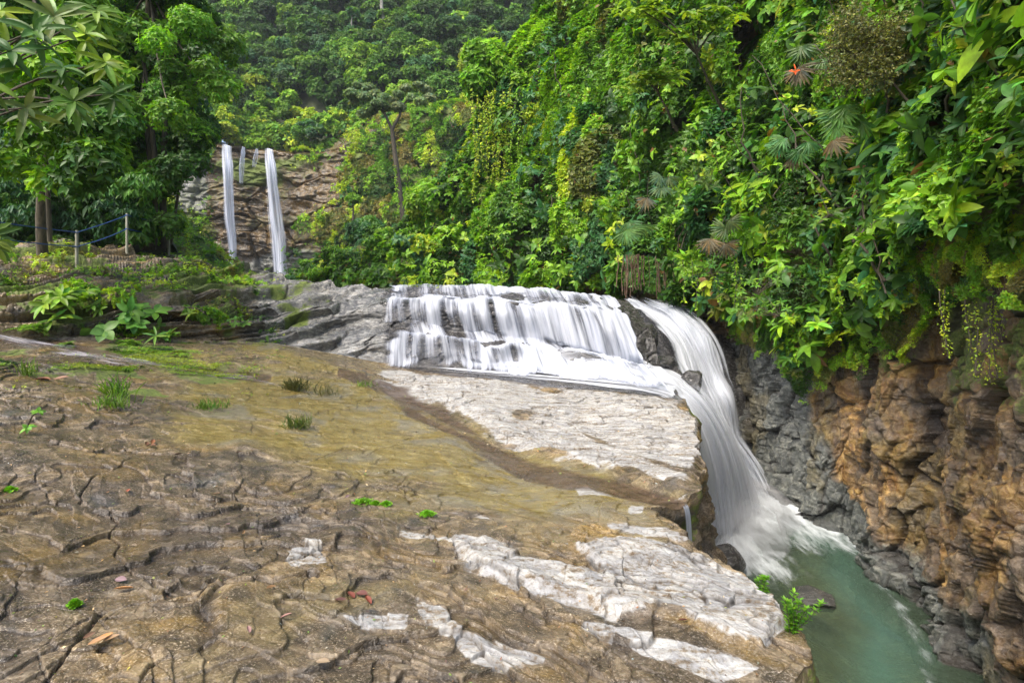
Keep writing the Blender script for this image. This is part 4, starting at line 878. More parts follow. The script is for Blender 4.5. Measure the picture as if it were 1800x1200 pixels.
# hanging vines as long leafy strings
def vines(anchors, rg, leafL=0.07, col=PAL[3]):
    tb, bs, ds_, ns_, cs_ = [], [], [], [], []
    for a, ln in anchors:
        K = 9; tq = np.linspace(0, 1, K)[:, None]
        pts = np.asarray(a) + np.concatenate([0.10 * ln * np.sin(tq * 3 + rg.uniform(0, 6)) * 0.4, -0.05 * tq, -ln * tq], 1)
        tb.append((pts, 0.006 + 0.004 * rg.random()))
        nl = int(ln / leafL * 3.2); u = rg.random(nl) * (K - 1); ii = np.minimum(u.astype(int), K - 2); ff = (u - ii)[:, None]
        b = pts[ii] * (1 - ff) + pts[ii + 1] * ff + rg.normal(0, 0.03, (nl, 3))
        bs.append(b); d = rg.normal(0, 1, (nl, 3)); d[:, 2] = -0.6; ds_.append(d); nn_ = rg.normal(0, 0.5, (nl, 3)) + np.array([-0.4, -0.8, 0.5]); ns_.append(nn_)
    b = np.concatenate(bs); N = len(b)
    return tb, inst(TS, b, np.concatenate(ds_), np.concatenate(ns_), leafL * np.exp(rg.normal(0, .25, N)), leafL * 0.6, colr(col, N, rg))

# ---- trees -------------------------------------------------------------
def branch_paths(base, top, r0, rg, lean=0.1, n=7):
    t_ = np.linspace(0, 1, n)[:, None]; base, top = np.asarray(base, float), np.asarray(top, float)
    L = np.linalg.norm(top - base)
    pts = base * (1 - t_) + top * t_ + rg.normal(0, lean * L * 0.12, (n, 3)) * np.sin(t_ * np.pi)
    return pts, r0 * (1 - 0.65 * t_[:, 0])
def crown_leaves(balls, per, leaf, rg, tmpl=TS, k=4, pal=2, palv=None, ratio=0.5, droop=0.3, flat=0.75, shell=(0.55, 1.0)):
    out = []
    for c, r in balls:
        N = max(6, int(per * (r / 1.0) ** 2)); v = nz(rg.normal(size=(N, 3)) + np.array([0, -0.15, 0.35])); v[:, 2] *= flat
        rr = rg.uniform(*shell, (N, 1)) * r
        pos = np.asarray(c) + v * rr
        ax = v + UP * 0.5 + rg.normal(0, 0.25, (N, 3))
        b, d, n = rosette(pos, ax, k, 1.15, 0.35, droop, rg); M = len(b)
        p = PAL[pal] if palv is None else palv[rg.integers(len(palv))]
        p = p * math.exp(rg.normal(0, 0.12))
        L = leaf * np.exp(rg.normal(0, 0.22, M))
        out.append(inst(tmpl, b, d, n, L, L * ratio, colr(p, M, rg)))
    return out
def make_tree(name, label, cat, base, trunk_top, r0, balls, per, leaf, seed, pal=2, palv=None, bark=M_bark, group=None, mat=M_leaf, limbs=True, tmpl=TS, flat=0.75, ratio=0.5, droop=0.3, trunk2=None):
    rg = np.random.default_rng(seed); root = empty(name, base); base = np.asarray(base, float)
    tag(root, label, cat, group)
    def loc(x): return np.asarray(x, float) - base
    tp_, rad = branch_paths(np.zeros(3), loc(trunk_top), r0, rg)
    paths = [(tp_, rad)]
    for q in (trunk2 or []): paths.append((loc(np.array(q[0])), q[1]))
    if limbs:
        for c, r in balls[:26]:
            i0 = rg.integers(len(tp_) // 2, len(tp_)); a = tp_[i0]; e = loc(c)
            mid = (a + e) / 2 + np.array([0, 0, -0.12]) * np.linalg.norm(e - a)
            paths.append((catmull(np.array([a, mid, e]), 6), np.linspace(rad[i0] * 0.5, rad[i0] * 0.12 + 0.004, 6)))
    V, F_ = tubes(paths, 7); mesh_np("trunk", V, F_, bark, root)
    bl = [(loc(c), r) for c, r in balls]
    leafmesh("crown", crown_leaves(bl, per, leaf, rg, tmpl, pal=pal, palv=palv, flat=flat, ratio=ratio, droop=droop), mat, root)
    return root
def ball_cloud(c, R3, n, r, rg, top=True):
    v = nz(rg.normal(size=(n, 3))); 
    if top: v[:, 2] = np.abs(v[:, 2]) * 0.9 - 0.25
    v *= rg.uniform(0.55, 1.0, (n, 1))
    return [(np.asarray(c) + v[k] * np.asarray(R3), r * rg.uniform(0.7, 1.25)) for k in range(n)]

# ---- left: big tree beside the far falls
rgL = np.random.default_rng(21)
outl = [(395, 60), (402, 120), (385, 195), (352, 250), (358, 300), (330, 335), (310, 400), (290, 428)]
balls = []
def px_balls(pts, Y0, Y1, r, rg): return [(P(a, b, rg.uniform(Y0, Y1)), r * rg.uniform(0.75, 1.2)) for a, b in pts]
balls += px_balls([(300, 20), (340, 40), (365, 85), (375, 130), (350, 175), (372, 190), (310, 120), (330, 215), (300, 190), (260, 60), (220, 30), (270, 130), (250, 180), (205, 90), (215, 150), (310, 255), (340, 262), (335, 300), (285, 290), (260, 240), (225, 230), (280, 340), (310, 330), (250, 330), (230, 290), (300, -30), (340, -20), (240, -30), (180, -20), (180, 40), (170, 110), (190, 200), (270, 385), (240, 380), (350, 5), (285, 80), (200, 270)], 17.6, 20.0, 0.80, rgL)
balls = [(c + rgL.normal(0, 0.45, 3), r * 0.8) for c, r in balls for _ in (0, 1)]
b0 = gp(262, 425); b0[2] -= 0.1; b0 = P(262, 440, 19.0)
make_tree("broadleaf_tree", "tall broadleaf tree leaning towards the far falls, behind the rope fence", "tree", b0, P(262, -20, 19), 0.22, balls, 520, 0.14, 22, palv=[PAL[1], PAL[2], PAL[2] * 1.15, PAL[2] * 0.8, PAL[0] * 1.3],
          trunk2=[(P(np.array([290, 286, 292, 300]), np.array([436, 330, 180, 30]), 19.0), np.array([0.11, 0.10, 0.08, 0.05])), (P(np.array([272, 274, 262, 240]), np.array([432, 300, 160, 40]), 18.8), np.array([0.09, 0.08, 0.07, 0.04])), (P(np.array([300, 312, 322]), np.array([430, 350, 240]), 19.2), np.array([0.05, 0.045, 0.03]))])
# dense growth behind the left bank
lb = []
for k in range(150):
    a, b = rgL.uniform(-260, 330), rgL.uniform(-160, 430)
    if a > 260 - 0.1 * b and b > 330: continue
    if a > 300: continue
    lb.append((P(a, b, rgL.uniform(19, 24)), rgL.uniform(1.0, 1.7)))
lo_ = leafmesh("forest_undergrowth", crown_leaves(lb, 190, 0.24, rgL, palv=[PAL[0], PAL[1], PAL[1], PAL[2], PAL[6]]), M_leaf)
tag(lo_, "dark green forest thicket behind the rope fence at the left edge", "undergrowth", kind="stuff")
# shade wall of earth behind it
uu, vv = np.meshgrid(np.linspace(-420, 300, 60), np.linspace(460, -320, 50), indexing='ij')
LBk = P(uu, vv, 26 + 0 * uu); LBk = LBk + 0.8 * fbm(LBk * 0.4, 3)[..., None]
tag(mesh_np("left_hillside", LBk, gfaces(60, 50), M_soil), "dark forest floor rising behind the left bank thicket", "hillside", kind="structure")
# drooping dark undergrowth just behind the fence
lb2 = [(P(rgL.uniform(70, 250), rgL.uniform(325, 420), rgL.uniform(17, 18.5)), rgL.uniform(0.35, 0.6)) for _ in range(38)] + [(P(rgL.uniform(-160, 90), rgL.uniform(300, 420), rgL.uniform(16.5, 18)), rgL.uniform(0.4, 0.7)) for _ in range(30)]
tag(leafmesh("drooping_shrubbery", crown_leaves(lb2, 330, 0.20, rgL, palv=[PAL[0], PAL[0] * 1.6, PAL[6] * 0.7], droop=1.3, ratio=0.34), M_gloss), "dark glossy drooping leaves behind the blue ropes", "shrubbery", kind="stuff")
# medium-leaf tree at the left edge
balls = px_balls([(20, 200), (70, 170), (120, 210), (60, 240), (110, 270), (30, 290), (150, 240), (160, 290), (130, 315), (180, 270), (90, 320), (40, 120), (100, 110), (150, 130), (0, 60), (60, 50), (120, 50), (170, 180), (190, 220), (-40, 150), (-60, 260), (-90, 80), (10, -20), (90, -20), (150, 10), (200, 130)], 10.5, 12.0, 0.48, rgL)
make_tree("fig_tree", "bushy tree with rounded mid green leaves at the left edge above the fence", "tree", P(75, 452, 13.5), P(60, 0, 12.2), 0.12, balls, 520, 0.15, 31, palv=[PAL[1], PAL[2], PAL[2], PAL[3], PAL[0] * 1.4], ratio=0.48, mat=M_gloss,
          trunk2=[(P(np.array([88, 84, 70]), np.array([425, 330, 180]), 12.2), np.array([0.05, 0.045, 0.03]))])
# big-leaf plant hanging in at the upper left
def big_leaf_plant(name, label, cat, stems, base, seed, cols, L0, mat=M_gloss, k=8):
    rg = np.random.default_rng(seed); root = empty(name, base); tag(root, label, cat); base = np.asarray(base, float)
    paths, bt = [], []
    for (tip, rd, L) in stems:
        tip = np.asarray(tip) - base; mid = tip * 0.55 + np.array([0, 0, 0.12 * np.linalg.norm(tip)]) * rg.uniform(0.2, 1)
        q = catmull(np.array([np.zeros(3), mid, tip]), 8); paths.append((q, np.linspace(0.022, 0.008, 8)))
        ax = np.asarray(rd, float)
        b, d, n = rosette(tip[None], ax[None], k, 1.1, 0.35, 0.28, rg)
        b2, d2, n2 = rosette(tip[None] - nz(ax) * 0.10, ax[None], max(3, k - 3), 1.45, 0.3, 0.5, rg)
        b, d, n = np.r_[b, b2], np.r_[d, d2], np.r_[n, n2]; M = len(b)
        L = L * 0.8; bt.append(inst(TB, b, d, n, L * rg.uniform(0.6, 1.2, M), L * 0.27, colr(cols[rg.integers(len(cols))], M, rg, 0.18)))
    V, F_ = tubes(paths, 6); mesh_np("stem", V, F_, M_bark, root); leafmesh("leaves", bt, mat, root); return root
YC = [np.array((0.14, 0.24, 0.03)), np.array((0.24, 0.34, 0.03)), np.array((0.07, 0.16, 0.03)), np.array((0.16, 0.22, 0.06))]
st = [(P(a, b, y), (0.35, -0.5, 0.5), l) for a, b, y, l in [(130, 178, 6.5, .42), (95, 30, 6.4, .48), (60, 55, 6.2, .40), (185, 110, 6.8, .40), (20, 90, 6.0, .42), (45, 190, 6.2, .36), (150, 60, 7.0, .40), (-30, 140, 5.8, .40), (0, 20, 6.4, .42), (110, 120, 6.8, .38), (-60, 40, 5.8, .4), (200, 165, 7.2, .36), (170, 20, 7.2, .4)]]
big_leaf_plant("broad_leaved_tree", "branches with long pale green leaves in whorls hanging in from the upper left corner", "tree", st, P(-190, 300, 7.5), 41, YC, 0.4)
big_leaf_plant("bromeliad", "tuft of long broad leaves at the left edge level with the ropes", "plant", [(P(-18, 415, 7.6), (0.5, -0.3, 0.8), .42), (P(-5, 425, 7.4), (0.6, -0.3, 0.5), .36)], P(-20, 452, 7.6), 43, [np.array((0.09, 0.16, 0.03)), np.array((0.16, 0.24, 0.04))], 0.5)
print("left trees", time.time() - T0)

# ================================================================ FAR CLIFF, FAR FALLS, FAR FOREST
us = np.array([290, 340, 385, 430, 470, 520, 580, 640, 720, 800, 900, 1000], float)
rowsC = [[(520)] * 12, [440, 440, 440, 445, 450, 450, 445, 430, 420, 410, 410, 410], [330, 330, 335, 340, 340, 342, 345, 330, 320, 310, 310, 310], [255, 248, 257, 262, 263, 270, 268, 240, 215, 205, 200, 200], [246, 240, 250, 256, 257, 262, 250, 215, 190, 180, 180, 180]]
rowsY = [[88, 87, 87, 88, 88, 86, 82, 78, 74, 70, 68, 66], [89, 88, 88, 89, 89, 87, 84, 80, 77, 73, 71, 69], [90, 89, 89, 90, 90, 88, 86, 83, 80, 77, 75, 74], [91, 91, 91, 91, 91, 90, 89, 88, 86, 84, 82, 80], [97, 97, 97, 97, 97, 96, 94, 93, 91, 89, 88, 86]]
FC = np.array([P(us, np.array(a, float), np.array(b, float)) for a, b in zip(rowsC, rowsY)])
FC = lin(catmull(FC, 460, 1), 0, 0, np.concatenate([np.linspace(0, 1, 70)[1:-1], np.linspace(1, 2, 110), np.linspace(2, 3, 90)[1:], np.linspace(3, 4, 16)[1:]])).transpose(1, 0, 2)
xf, yf, zf_ = FC[..., 0], FC[..., 1], FC[..., 2]
jf = fbm(v3(xf * 0.12, zf_ * 0.12, 0), 4)
w5 = worley(xf * 0.16 + 0.3 * jf, zf_ * 0.26 + 0.08 * xf * 0.3 + 0.3 * jf, 61); w6 = worley(xf * 0.5 + 0.3 * jf, zf_ * 0.8 + 0.3 * jf, 67)
df_ = 1.6 * (hsh(w5[2], w5[3], 1) - 0.5) + (hsh(w5[2], w5[3], 2) - 0.5) * w5[4] * 2.2 + 0.6 * (hsh(w6[2], w6[3], 1) - 0.5) + 0.7 * (hsh(w6[2], w6[3], 4) - 0.5) * w6[5] - 0.5 * sstep(0.1, 0, w5[1] - w5[0]) + 0.4 * fbm(v3(xf * 0.6, zf_ * 0.9, 0), 4)
df_ += 1.2 * stairs(fbm(v3(xf * 0.03, 2, zf_ * 0.30 + 0.04 * xf), 3), 3, 0.12)
FC = FC + np.stack([0 * df_, -df_, 0 * df_], -1)
ppx, ppy = xf / yf * F + CX, HY - zf_ / yf * F
lipf = sstep(290, 262, ppy) * sstep(360, 390, ppx) * sstep(540, 500, ppx)
mfar = (1 - 0.9 * lipf) * sstep(-0.2, 0.45, fbm(v3(xf * 0.1, zf_ * 0.13, 5), 4) + 0.9 * sstep(560, 700, ppx + 0.5 * (ppy - 350)) + 0.35 * sstep(380, 250, ppy) - 0.5 * sstep(400, 460, ppy))
gfar = sstep(0.3, 0.7, 0.8 * sstep(400, 330, ppx) + 0.6 * sstep(400, 470, ppy) + 0.3 * jf)
mc_ = mesh_np("far_cliff", FC, gfaces(*FC.shape[:2])[:, ::-1], M_farrock, attrs=rock_attrs(moss=0.9 * np.maximum(mfar, sstep(0.0, 0.4, fbm(v3(xf * 0.25, zf_ * 0.5, 15), 4)) * 0.55 * (1 - 0.9 * lipf)).ravel(), grey=gfar.ravel(), algae=0.3 + 0 * gfar.ravel()))
tag(mc_, "distant brown rock face with green patches behind the twin falls", "cliff", kind="structure")
fcs = FC[::4, ::4]; fm_ = np.clip(mfar[::4, ::4] * 1.3 - 0.35 + 0.5 * sstep(620, 700, ppx[::4, ::4]), 0.0, 1) + 1e-3
fm_ = fm_ * (~((ppx[::4, ::4] > 380) & (ppx[::4, ::4] < 515) & (ppy[::4, ::4] < 470) & (ppy[::4, ::4] > 250)))
mk(sheet_foliage(fcs, 42000, [(4.0, 0.7), (1.5, 0.4)], (0.25, 0.5), None, "far_cliff_growth", "yellow green ferns and grass clinging to the distant cliff right of the twin falls", [0.2, 1.2, 2.2, 2.6, 1.6, 1.4, 0.3, 0.6], 19, tmpl=TF, k=4, mask=fm_, mat=M_leaf_far, up=0.2, dens_noise=0.6), cat="undergrowth")
# slope with far forest
us2 = np.array([200, 300, 345, 385, 430, 500, 600, 700, 800, 900, 1000], float)
rows2 = [([390] * 2 + [360, 262, 262, 270, 266, 236, 204, 192, 192], [150, 150, 140, 96, 96, 95, 93, 91, 89, 87, 86]),
         ([170] * 3 + [150, 150, 150, 140, 130, 120, 120, 120], [165, 165, 160, 112, 110, 109, 107, 105, 103, 101, 100]),
         ([20] * 3 + [20, 20, 20, 20, 20, 20, 20, 20], [180, 180, 175, 135, 132, 130, 128, 126, 124, 122, 120]),
         ([-140] * 11, [200, 200, 190, 155, 152, 150, 148, 146, 144, 142, 140])]
FH = np.array([P(us2, np.array(a, float), np.array(b, float)) for a, b in rows2])
FH = catmull(catmull(FH, 90, 1), 70, 0).transpose(1, 0, 2)
FH = FH + 1.5 * fbm(FH * 0.1, 3)[..., None] * np.array([0, -1, 0.3])
tag(mesh_np("far_hill", FH, gfaces(*FH.shape[:2])[:, ::-1], M_soil), "steep distant hill under the forest above the twin falls", "hill", kind="structure")
rgF = np.random.default_rng(77)
fb = []; FHf = FH
for k in range(1500):
    i, j = rgF.integers(0, 90), rgF.integers(0, 70)
    p = FHf[i, j]; fb.append((i, j, p))
bt = []
for (i, j, p) in fb:
    a_, b_ = p[0] / p[1] * F + CX, HY - p[2] / p[1] * F
    if a_ < 180 or a_ > 960 or b_ < -130: continue
    low = sstep(150, 240, b_)
    r = rgF.uniform(1.5, 3.1) * (1 - 0.45 * low); hgt = r * rgF.uniform(0.8, 1.7) * (1 - 0.5 * low)
    pal = PAL[rgF.choice([0, 1, 2, 3, 6], p=[0.28, 0.3, 0.17, 0.07, 0.18])] if rgF.random() > low * 0.7 else PAL[rgF.choice([2, 3, 4])]
    pal = pal * (0.6 + 0.45 * rgF.random())
    c = p + np.array([0, -0.8, hgt])
    sub = [(c + nz(rgF.normal(size=3) + [0, -0.4, 0.4]) * r * np.array([0.8, 0.8, 0.6]), r * rgF.uniform(0.3, 0.5)) for _ in range(9)] + [(c, r * 0.7)]
    for cc, rr in sub:
        N = int(20 * rr * rr / 1.0) + 8
        v = nz(rgF.normal(size=(N, 3)) + np.array([0, -0.35, 0.4])); pos = cc + v * rr * rgF.uniform(0.7, 1.05, (N, 1)) * np.array([1, 1, 0.75])
        b, d, n = rosette(pos, v + UP * 0.4, 3, 1.2, 0.3, 0.3, rgF); M = len(b); L = rgF.uniform(0.4, 0.75) * np.exp(rgF.normal(0, .2, M))
        bt.append(inst(TF, b, d, n, L, L * 0.6, colr(pal * (1 if rr < r * 0.6 else 0.8), M, rgF, 0.2)))
tag(leafmesh("far_forest", bt, M_leaf_far), "dense distant forest covering the hill above the twin falls", "forest", kind="stuff")
print("far", time.time() - T0)
# grassy mound right of the fence
mu, mv = np.meshgrid(np.linspace(240, 440, 40), np.linspace(0, 1, 40), indexing='ij')
top_ = np.interp(mu, [240, 290, 320, 350, 380, 400, 440], [385, 388, 396, 412, 438, 458, 492]); bot_ = 500
MG = P(mu, bot_ * (1 - mv) + top_ * mv, 24 + 6 * mv); MGb = P(mu[:, -1:], top_[:, -1:] + 60, 36 + 0 * mu[:, -1:]); MG = np.concatenate([MG, MGb], 1)
tag(mesh_np("grassy_mound", MG, gfaces(*MG.shape[:2])[:, ::-1], M_slab, attrs=rock_attrs(moss=np.ones(MG.size // 3))), "bright green slope behind the last fence post", "slope", kind="structure")
mk(sheet_foliage(MG, 7000, [(1.2, 0.25), (0.4, 0.12)], (0.08, 0.18), None, "mound_grass", "yellow green ground cover on the slope beside the distant falls", [0, 0.6, 1.5, 3, 2.5, 0.6, 0, 0.4], 23, k=4, up=0.6), cat="ground cover")
# far waterfalls
def far_fall(L, R_, name, label, dens=0.85):
    n, m = 60, 160
    G = streams([[(a, b, y) for a, b, y in L], [(a, b, y) for a, b, y in R_]], n, m)
    s = np.linspace(0, 1, n)[:, None]; tq = np.linspace(0, 1, m)[None]
    G = G + np.array([0, -1, 0]) * (0.5 * np.sin(np.pi * s) + 0.4 * fbm(v3(s * 6, tq * 2, 1.0), 3))[..., None]
    d = dens * sstep(-0.05, 0.35, s + 0.06 * fbm(v3(tq * 9, 5.0), 3)) * sstep(1.05, 0.65, s + 0.06 * fbm(v3(tq * 9, 15.0), 3)) + 0.25 * fbm(v3(s * 7, tq * 1.5, 9.0), 3) + 0 * tq
    fd_ = np.interp(tq, [0, 0.9, 1], [1, 1, 0.6])
    water_layers(name, [(G, (d - 0.12) * fd_), (widen(G, 1.25) + np.array([0, -0.35, 0]), (d - 0.38) * fd_), (widen(G, 0.75) + np.array([0, -0.5, 0]), (d - 0.15) * fd_)], M_farw, label)
far_fall([(389, 254, 89.5), (391, 300, 86.6), (396, 370, 86), (404, 430, 85.6), (407, 500, 85.5)], [(410, 258, 89.5), (413, 300, 86.6), (414, 370, 86), (418, 430, 85.6), (420, 500, 85.5)], "far_waterfall", "left one of the two tall distant falls, slimmer and straighter")
far_fall([(464, 262, 89.5), (466, 300, 86.6), (471, 370, 86), (476, 430, 85.6), (478, 500, 85.5)], [(484, 264, 89.5), (490, 300, 86.6), (498, 370, 86), (507, 430, 85.6), (512, 500, 85.5)], "far_waterfall", "right one of the two tall distant falls, wider and fanning out at its foot")
far_fall([(428, 260, 89), (426, 290, 87.2), (425, 325, 87)], [(433, 260, 89), (431, 290, 87.2), (429, 325, 87)], "far_trickle", "thin white trickle between the two distant falls, beside the left one", 0.8)
far_fall([(452, 263, 89), (450, 280, 87.2), (448, 296, 87)], [(456, 263, 89), (454, 280, 87.2), (451, 296, 87)], "far_trickle", "short faint trickle just left of the wider distant fall", 0.7)

# ---- distant single trees
def umbrella_tree():
    base = P(709, 388, 62)
    rg = np.random.default_rng(91)
    tr = lambda pts: P(np.array([p[0] for p in pts]), np.array([p[1] for p in pts]), 62)
    t2 = [(tr([(709, 388), (701, 320), (694, 270), (689, 228)]), np.array([0.30, 0.27, 0.25, 0.22])),
          (tr([(689, 228), (676, 200), (655, 180), (640, 175)]), np.array([0.18, 0.13, 0.08, 0.05])),
          (tr([(689, 228), (702, 205), (708, 185), (725, 165)]), np.array([0.18, 0.14, 0.09, 0.05])),
          (tr([(676, 200), (670, 180), (660, 165)]), np.array([0.1, 0.07, 0.04])), (tr([(706, 190), (715, 178), (740, 170)]), np.array([0.1, 0.06, 0.04]))]
    pts = [(618, 165), (630, 150), (648, 155), (640, 170), (660, 165), (665, 182), (680, 190), (655, 195), (635, 200), (690, 175), (700, 165), (715, 155), (735, 150), (748, 158), (725, 172), (740, 178), (700, 188), (672, 172), (640, 200), (622, 178), (755, 172)]
    bl = [(P(a, b, 62 + rg.uniform(-1.5, 1.5)), rg.uniform(0.55, 0.95)) for a, b in pts]
    root = empty("umbrella_tree", base); tag(root, "lone forked tree with a flat grey green crown on the distant slope", "tree")
    V, F_ = tubes([(q - base, r) for q, r in t2]); mesh_np("trunk", V, F_, M_bark, root)
    leafmesh("crown", crown_leaves([(np.asarray(c) - base, r) for c, r in bl], 300, 0.26, rg, palv=[np.array((0.20, 0.27, 0.11)), np.array((0.14, 0.22, 0.08)), np.array((0.26, 0.32, 0.16))], flat=0.45), M_leaf, root)
    vb, inst_ = vines([(P(697, 290, 61.6) - base, 5.4), (P(698, 292, 61.6) - base, 5.2)], rg, 0.2)
    leafmesh("climber", [inst_], M_leaf, root)
umbrella_tree()
def small_tree(x, ytop, ybase, Y_, wpx, label, seed, pal, bark=M_bark, per=160, leaf=0.3, name="forest_tree", n=12, hfrac=0.45, group=None, tw=0.014, flat=0.75):
    rg = np.random.default_rng(seed); base = P(x + rg.uniform(-4, 4), ybase, Y_)
    h = ybase - ytop; R_ = wpx / F * Y_
    c = P(x, ytop + h * hfrac * 0.5, Y_)
    bl = ball_cloud(c, (R_, R_ * 0.8, h * hfrac * 0.5 / F * Y_), n, R_ * 0.42, rg)
    return make_tree(name, label, "tree", base, P(x, ytop + h * hfrac * 0.4, Y_), tw * Y_ * 0.12, bl, per, leaf, seed, palv=pal, bark=bark, limbs=False, group=group, flat=flat)
small_tree(672, -60, 108, 112, 26, "tall tree with a bare whitish trunk at the top of the distant hill", 101, [PAL[0], PAL[1]], M_pale, 60, 0.6, tw=0.045, hfrac=0.35)
small_tree(619, 10, 80, 112, 12, "slim pale trunked tree left of the tall white trunk on the distant hill", 102, [PAL[1], PAL[6]], M_pale, 60, 0.5, tw=0.02, hfrac=0.4)
small_tree(727, 20, 112, 108, 13, "slim pale trunked tree right of the tall white trunk on the distant hill", 103, [PAL[2], PAL[6]], M_pale, 60, 0.5, tw=0.02, hfrac=0.35)
small_tree(752, 86, 162, 100, 16, "young flat crowned light green tree on a thin stem above the forked tree", 104, [PAL[3], PAL[2]], M_pale, 80, 0.45, tw=0.018, hfrac=0.35, flat=0.4)
small_tree(620, 340, 396, 52, 14, "little tree with flat layered crown at the foot of the distant cliff", 105, [PAL[3], PAL[2]], M_bark, 300, 0.22, tw=0.02, hfrac=0.4, flat=0.35)
small_tree(396, 96, 180, 100, 15, "light green tree standing over the left end of the twin falls", 106, [PAL[6] * 1.6, PAL[2]], M_pale, 90, 0.45, tw=0.02)
small_tree(545, 200, 275, 92, 24, "round dark bushy tree right above the wider distant fall", 107, [PAL[6], PAL[1]], M_bark, 110, 0.4, n=16, hfrac=0.8)
small_tree(845, 60, 200, 48, 40, "yellowish crown tree rising at the left shoulder of the forest slope", 108, [PAL[5] * 1.6, PAL[4] * 0.7], M_bark, 260, 0.25, n=16, hfrac=0.7)
# crowns standing out of the right-hand forest slope
cr_list = [(870, 30, 330, 31, 60, "big bright green crown bulging from the left shoulder of the forest slope", [PAL[3], PAL[2]], 0.30),
           (765, 285, 480, 33, 44, "pale green tree at the lower left end of the forest slope", [PAL[4] * 0.9, PAL[3]], 0.24),
           (648, 375, 480, 40, 36, "dark rounded bush left of the forest slope, below the distant cliff", [PAL[1], PAL[6]], 0.22),
           (705, 405, 492, 37, 52, "low broad bush of small light leaves behind the left end of the cascade", [PAL[3], PAL[2]], 0.20),
           (935, 330, 500, 26.5, 48, "deep green shrub tree in the dark hollow above the cascade", [PAL[0] * 1.5, PAL[1]], 0.2),
           (1065, 300, 500, 24.0, 42, "bright shrub column directly above the crest of the cascade", [PAL[3], PAL[4] * 0.8], 0.17)]
for k, (x, yt, yb, Y_, w_, lab, pal, lf) in enumerate(cr_list):
    small_tree(x, yt, yb, Y_, w_, lab, 120 + k, pal, M_bark, 520 if Y_ < 35 else 420, lf, name="shrub_tree", n=20, hfrac=0.75, group="crowns on the forest slope")
# pale cecropia-like trees
def layered_tree(label, base, tip, plates, seed, leaf=0.30):
    rg = np.random.default_rng(seed); root = empty("cecropia_tree", base); tag(root, label, "tree"); base = np.asarray(base)
    q, r = branch_paths(np.zeros(3), np.asarray(tip) - base, 0.05, rg)
    paths = [(q, r)]; bt = []
    for c in plates:
        c = np.asarray(c) - base; paths.append((catmull(np.array([q[-2], (q[-2] + c) / 2 + [0, 0, 0.1], c]), 5), np.linspace(0.03, 0.012, 5)))
        cc = c + rg.normal(0, 0.28, (9, 3)) * np.array([1, 1, 0.25])
        b, d, n = rosette(cc, np.array([0, -0.25, 1.0]) + rg.normal(0, 0.1, (9, 3)), 8, 1.45, 0.15, 0.15, rg); M = len(b)
        bt.append(inst(TB, b, d, n, leaf * rg.uniform(0.7, 1.1, M), leaf * 0.42, colr((0.22, 0.33, 0.035), M, rg, 0.15)))
    V, F_ = tubes(paths); mesh_np("trunk", V, F_, M_bark, root); leafmesh("leaves", bt, M_leaf, root)
Yc = 14.0
layered_tree("slender tree with pale yellow green leaf plates on a thin leaning trunk", P(1272, 196, 15.5), P(1212, 70, Yc), [P(a, b, Yc + c) for a, b, c in [(1235, 22, 0), (1270, 40, 0.2), (1215, 45, 0), (1190, 60, 0.2), (1145, 10, 0.4), (1160, 25, 0.3), (1130, 20, 0)]], 131)
layered_tree("pale yellow green leaf plates at the left of the thin leaning trunk on the cliff", P(1190, 230, 16.5), P(1150, 150, 15.5), [P(a, b, 15.3) for a, b in [(1125, 140), (1150, 132), (1175, 128), (1140, 148)]], 132)

# palms / fan plants / broad plants on the near wall
def fan(c, face, R_, rg, col, nl=11, spread=2.6):
    """one palm fan: leaflets radiating in a plane"""
    face = nz(np.asarray(face, float)); u = nz(np.cross(face, [0.1, 0.2, 1.0])); v = np.cross(face, u)
    th = np.linspace(-spread / 2, spread / 2, nl) + rg.normal(0, 0.03, nl)
    ro = rg.normal(0, 0.5); th = th + ro; d = u[None] * np.sin(th)[:, None] + v[None] * np.cos(th)[:, None]; d = d + face * 0.25
    return inst(TN, np.repeat(np.asarray(c)[None], nl, 0), d, np.repeat(face[None], nl, 0) + rg.normal(0, .08, (nl, 3)), R_ * rg.uniform(0.85, 1.05, nl), R_ * 0.17, colr(col, nl, rg, 0.12))
def fan_palm(label, px, py, Y_, seed, n=6, R_=0.42, col=(0.05, 0.13, 0.03), drydn=1):
    rg = np.random.default_rng(seed); base = P(px, py, Y_); root = empty("fan_palm", base); tag(root, label, "palm", "fan palms on the canyon wall"); bt, dr, paths = [], [], []
    for k in range(n + drydn):
        an = rg.uniform(-1.3, 1.3); dn_ = k >= n
        tip = np.array([math.sin(an) * 0.5 - 0.15, -0.30 - 0.25 * rg.random(), rg.uniform(-0.5, -0.3) if dn_ else rg.uniform(-0.25, 0.45)]) * R_ * 2.0
        paths.append((catmull(np.array([np.array([0.35, 0.5, -0.1]), tip * 0.5 + [0, 0, 0.1], tip]), 6), 0.008))
        (dr if dn_ else bt).append(fan(tip, np.array([-0.3 + 0.3 * math.sin(an), -1.0, 0.25]) + rg.normal(0, 0.2, 3), R_, rg, (0.17, 0.14, 0.08) if dn_ else np.array(col) * rg.uniform(0.8, 1.3)))
    V, F_ = tubes(paths, 5); mesh_np("stem", V, F_, M_bark, root); leafmesh("fronds", bt, M_gloss, root)
    if dr: tag(leafmesh("dead_frond", dr, M_leaf, root), "withered brown hanging fan")
fan_palm("group of ribbed green fan leaves near the top right corner, with a withered fan", 1672, 62, 9.6, 1, 8, 0.42, drydn=2)
fan_palm("fan palm with a withered grey frond left of the twiggy brown shrub", 1425, 108, 12.0, 2, 4, 0.34, (0.09, 0.16, 0.05), 2)
fan_palm("fan palm spreading green and brown fans below the twiggy brown shrub", 1490, 222, 11.0, 3, 7, 0.36, (0.09, 0.20, 0.04), 1)
fan_palm("glossy fan palm under the ribbed group, nearer the right edge", 1655, 190, 9.4, 4, 8, 0.36, drydn=1)
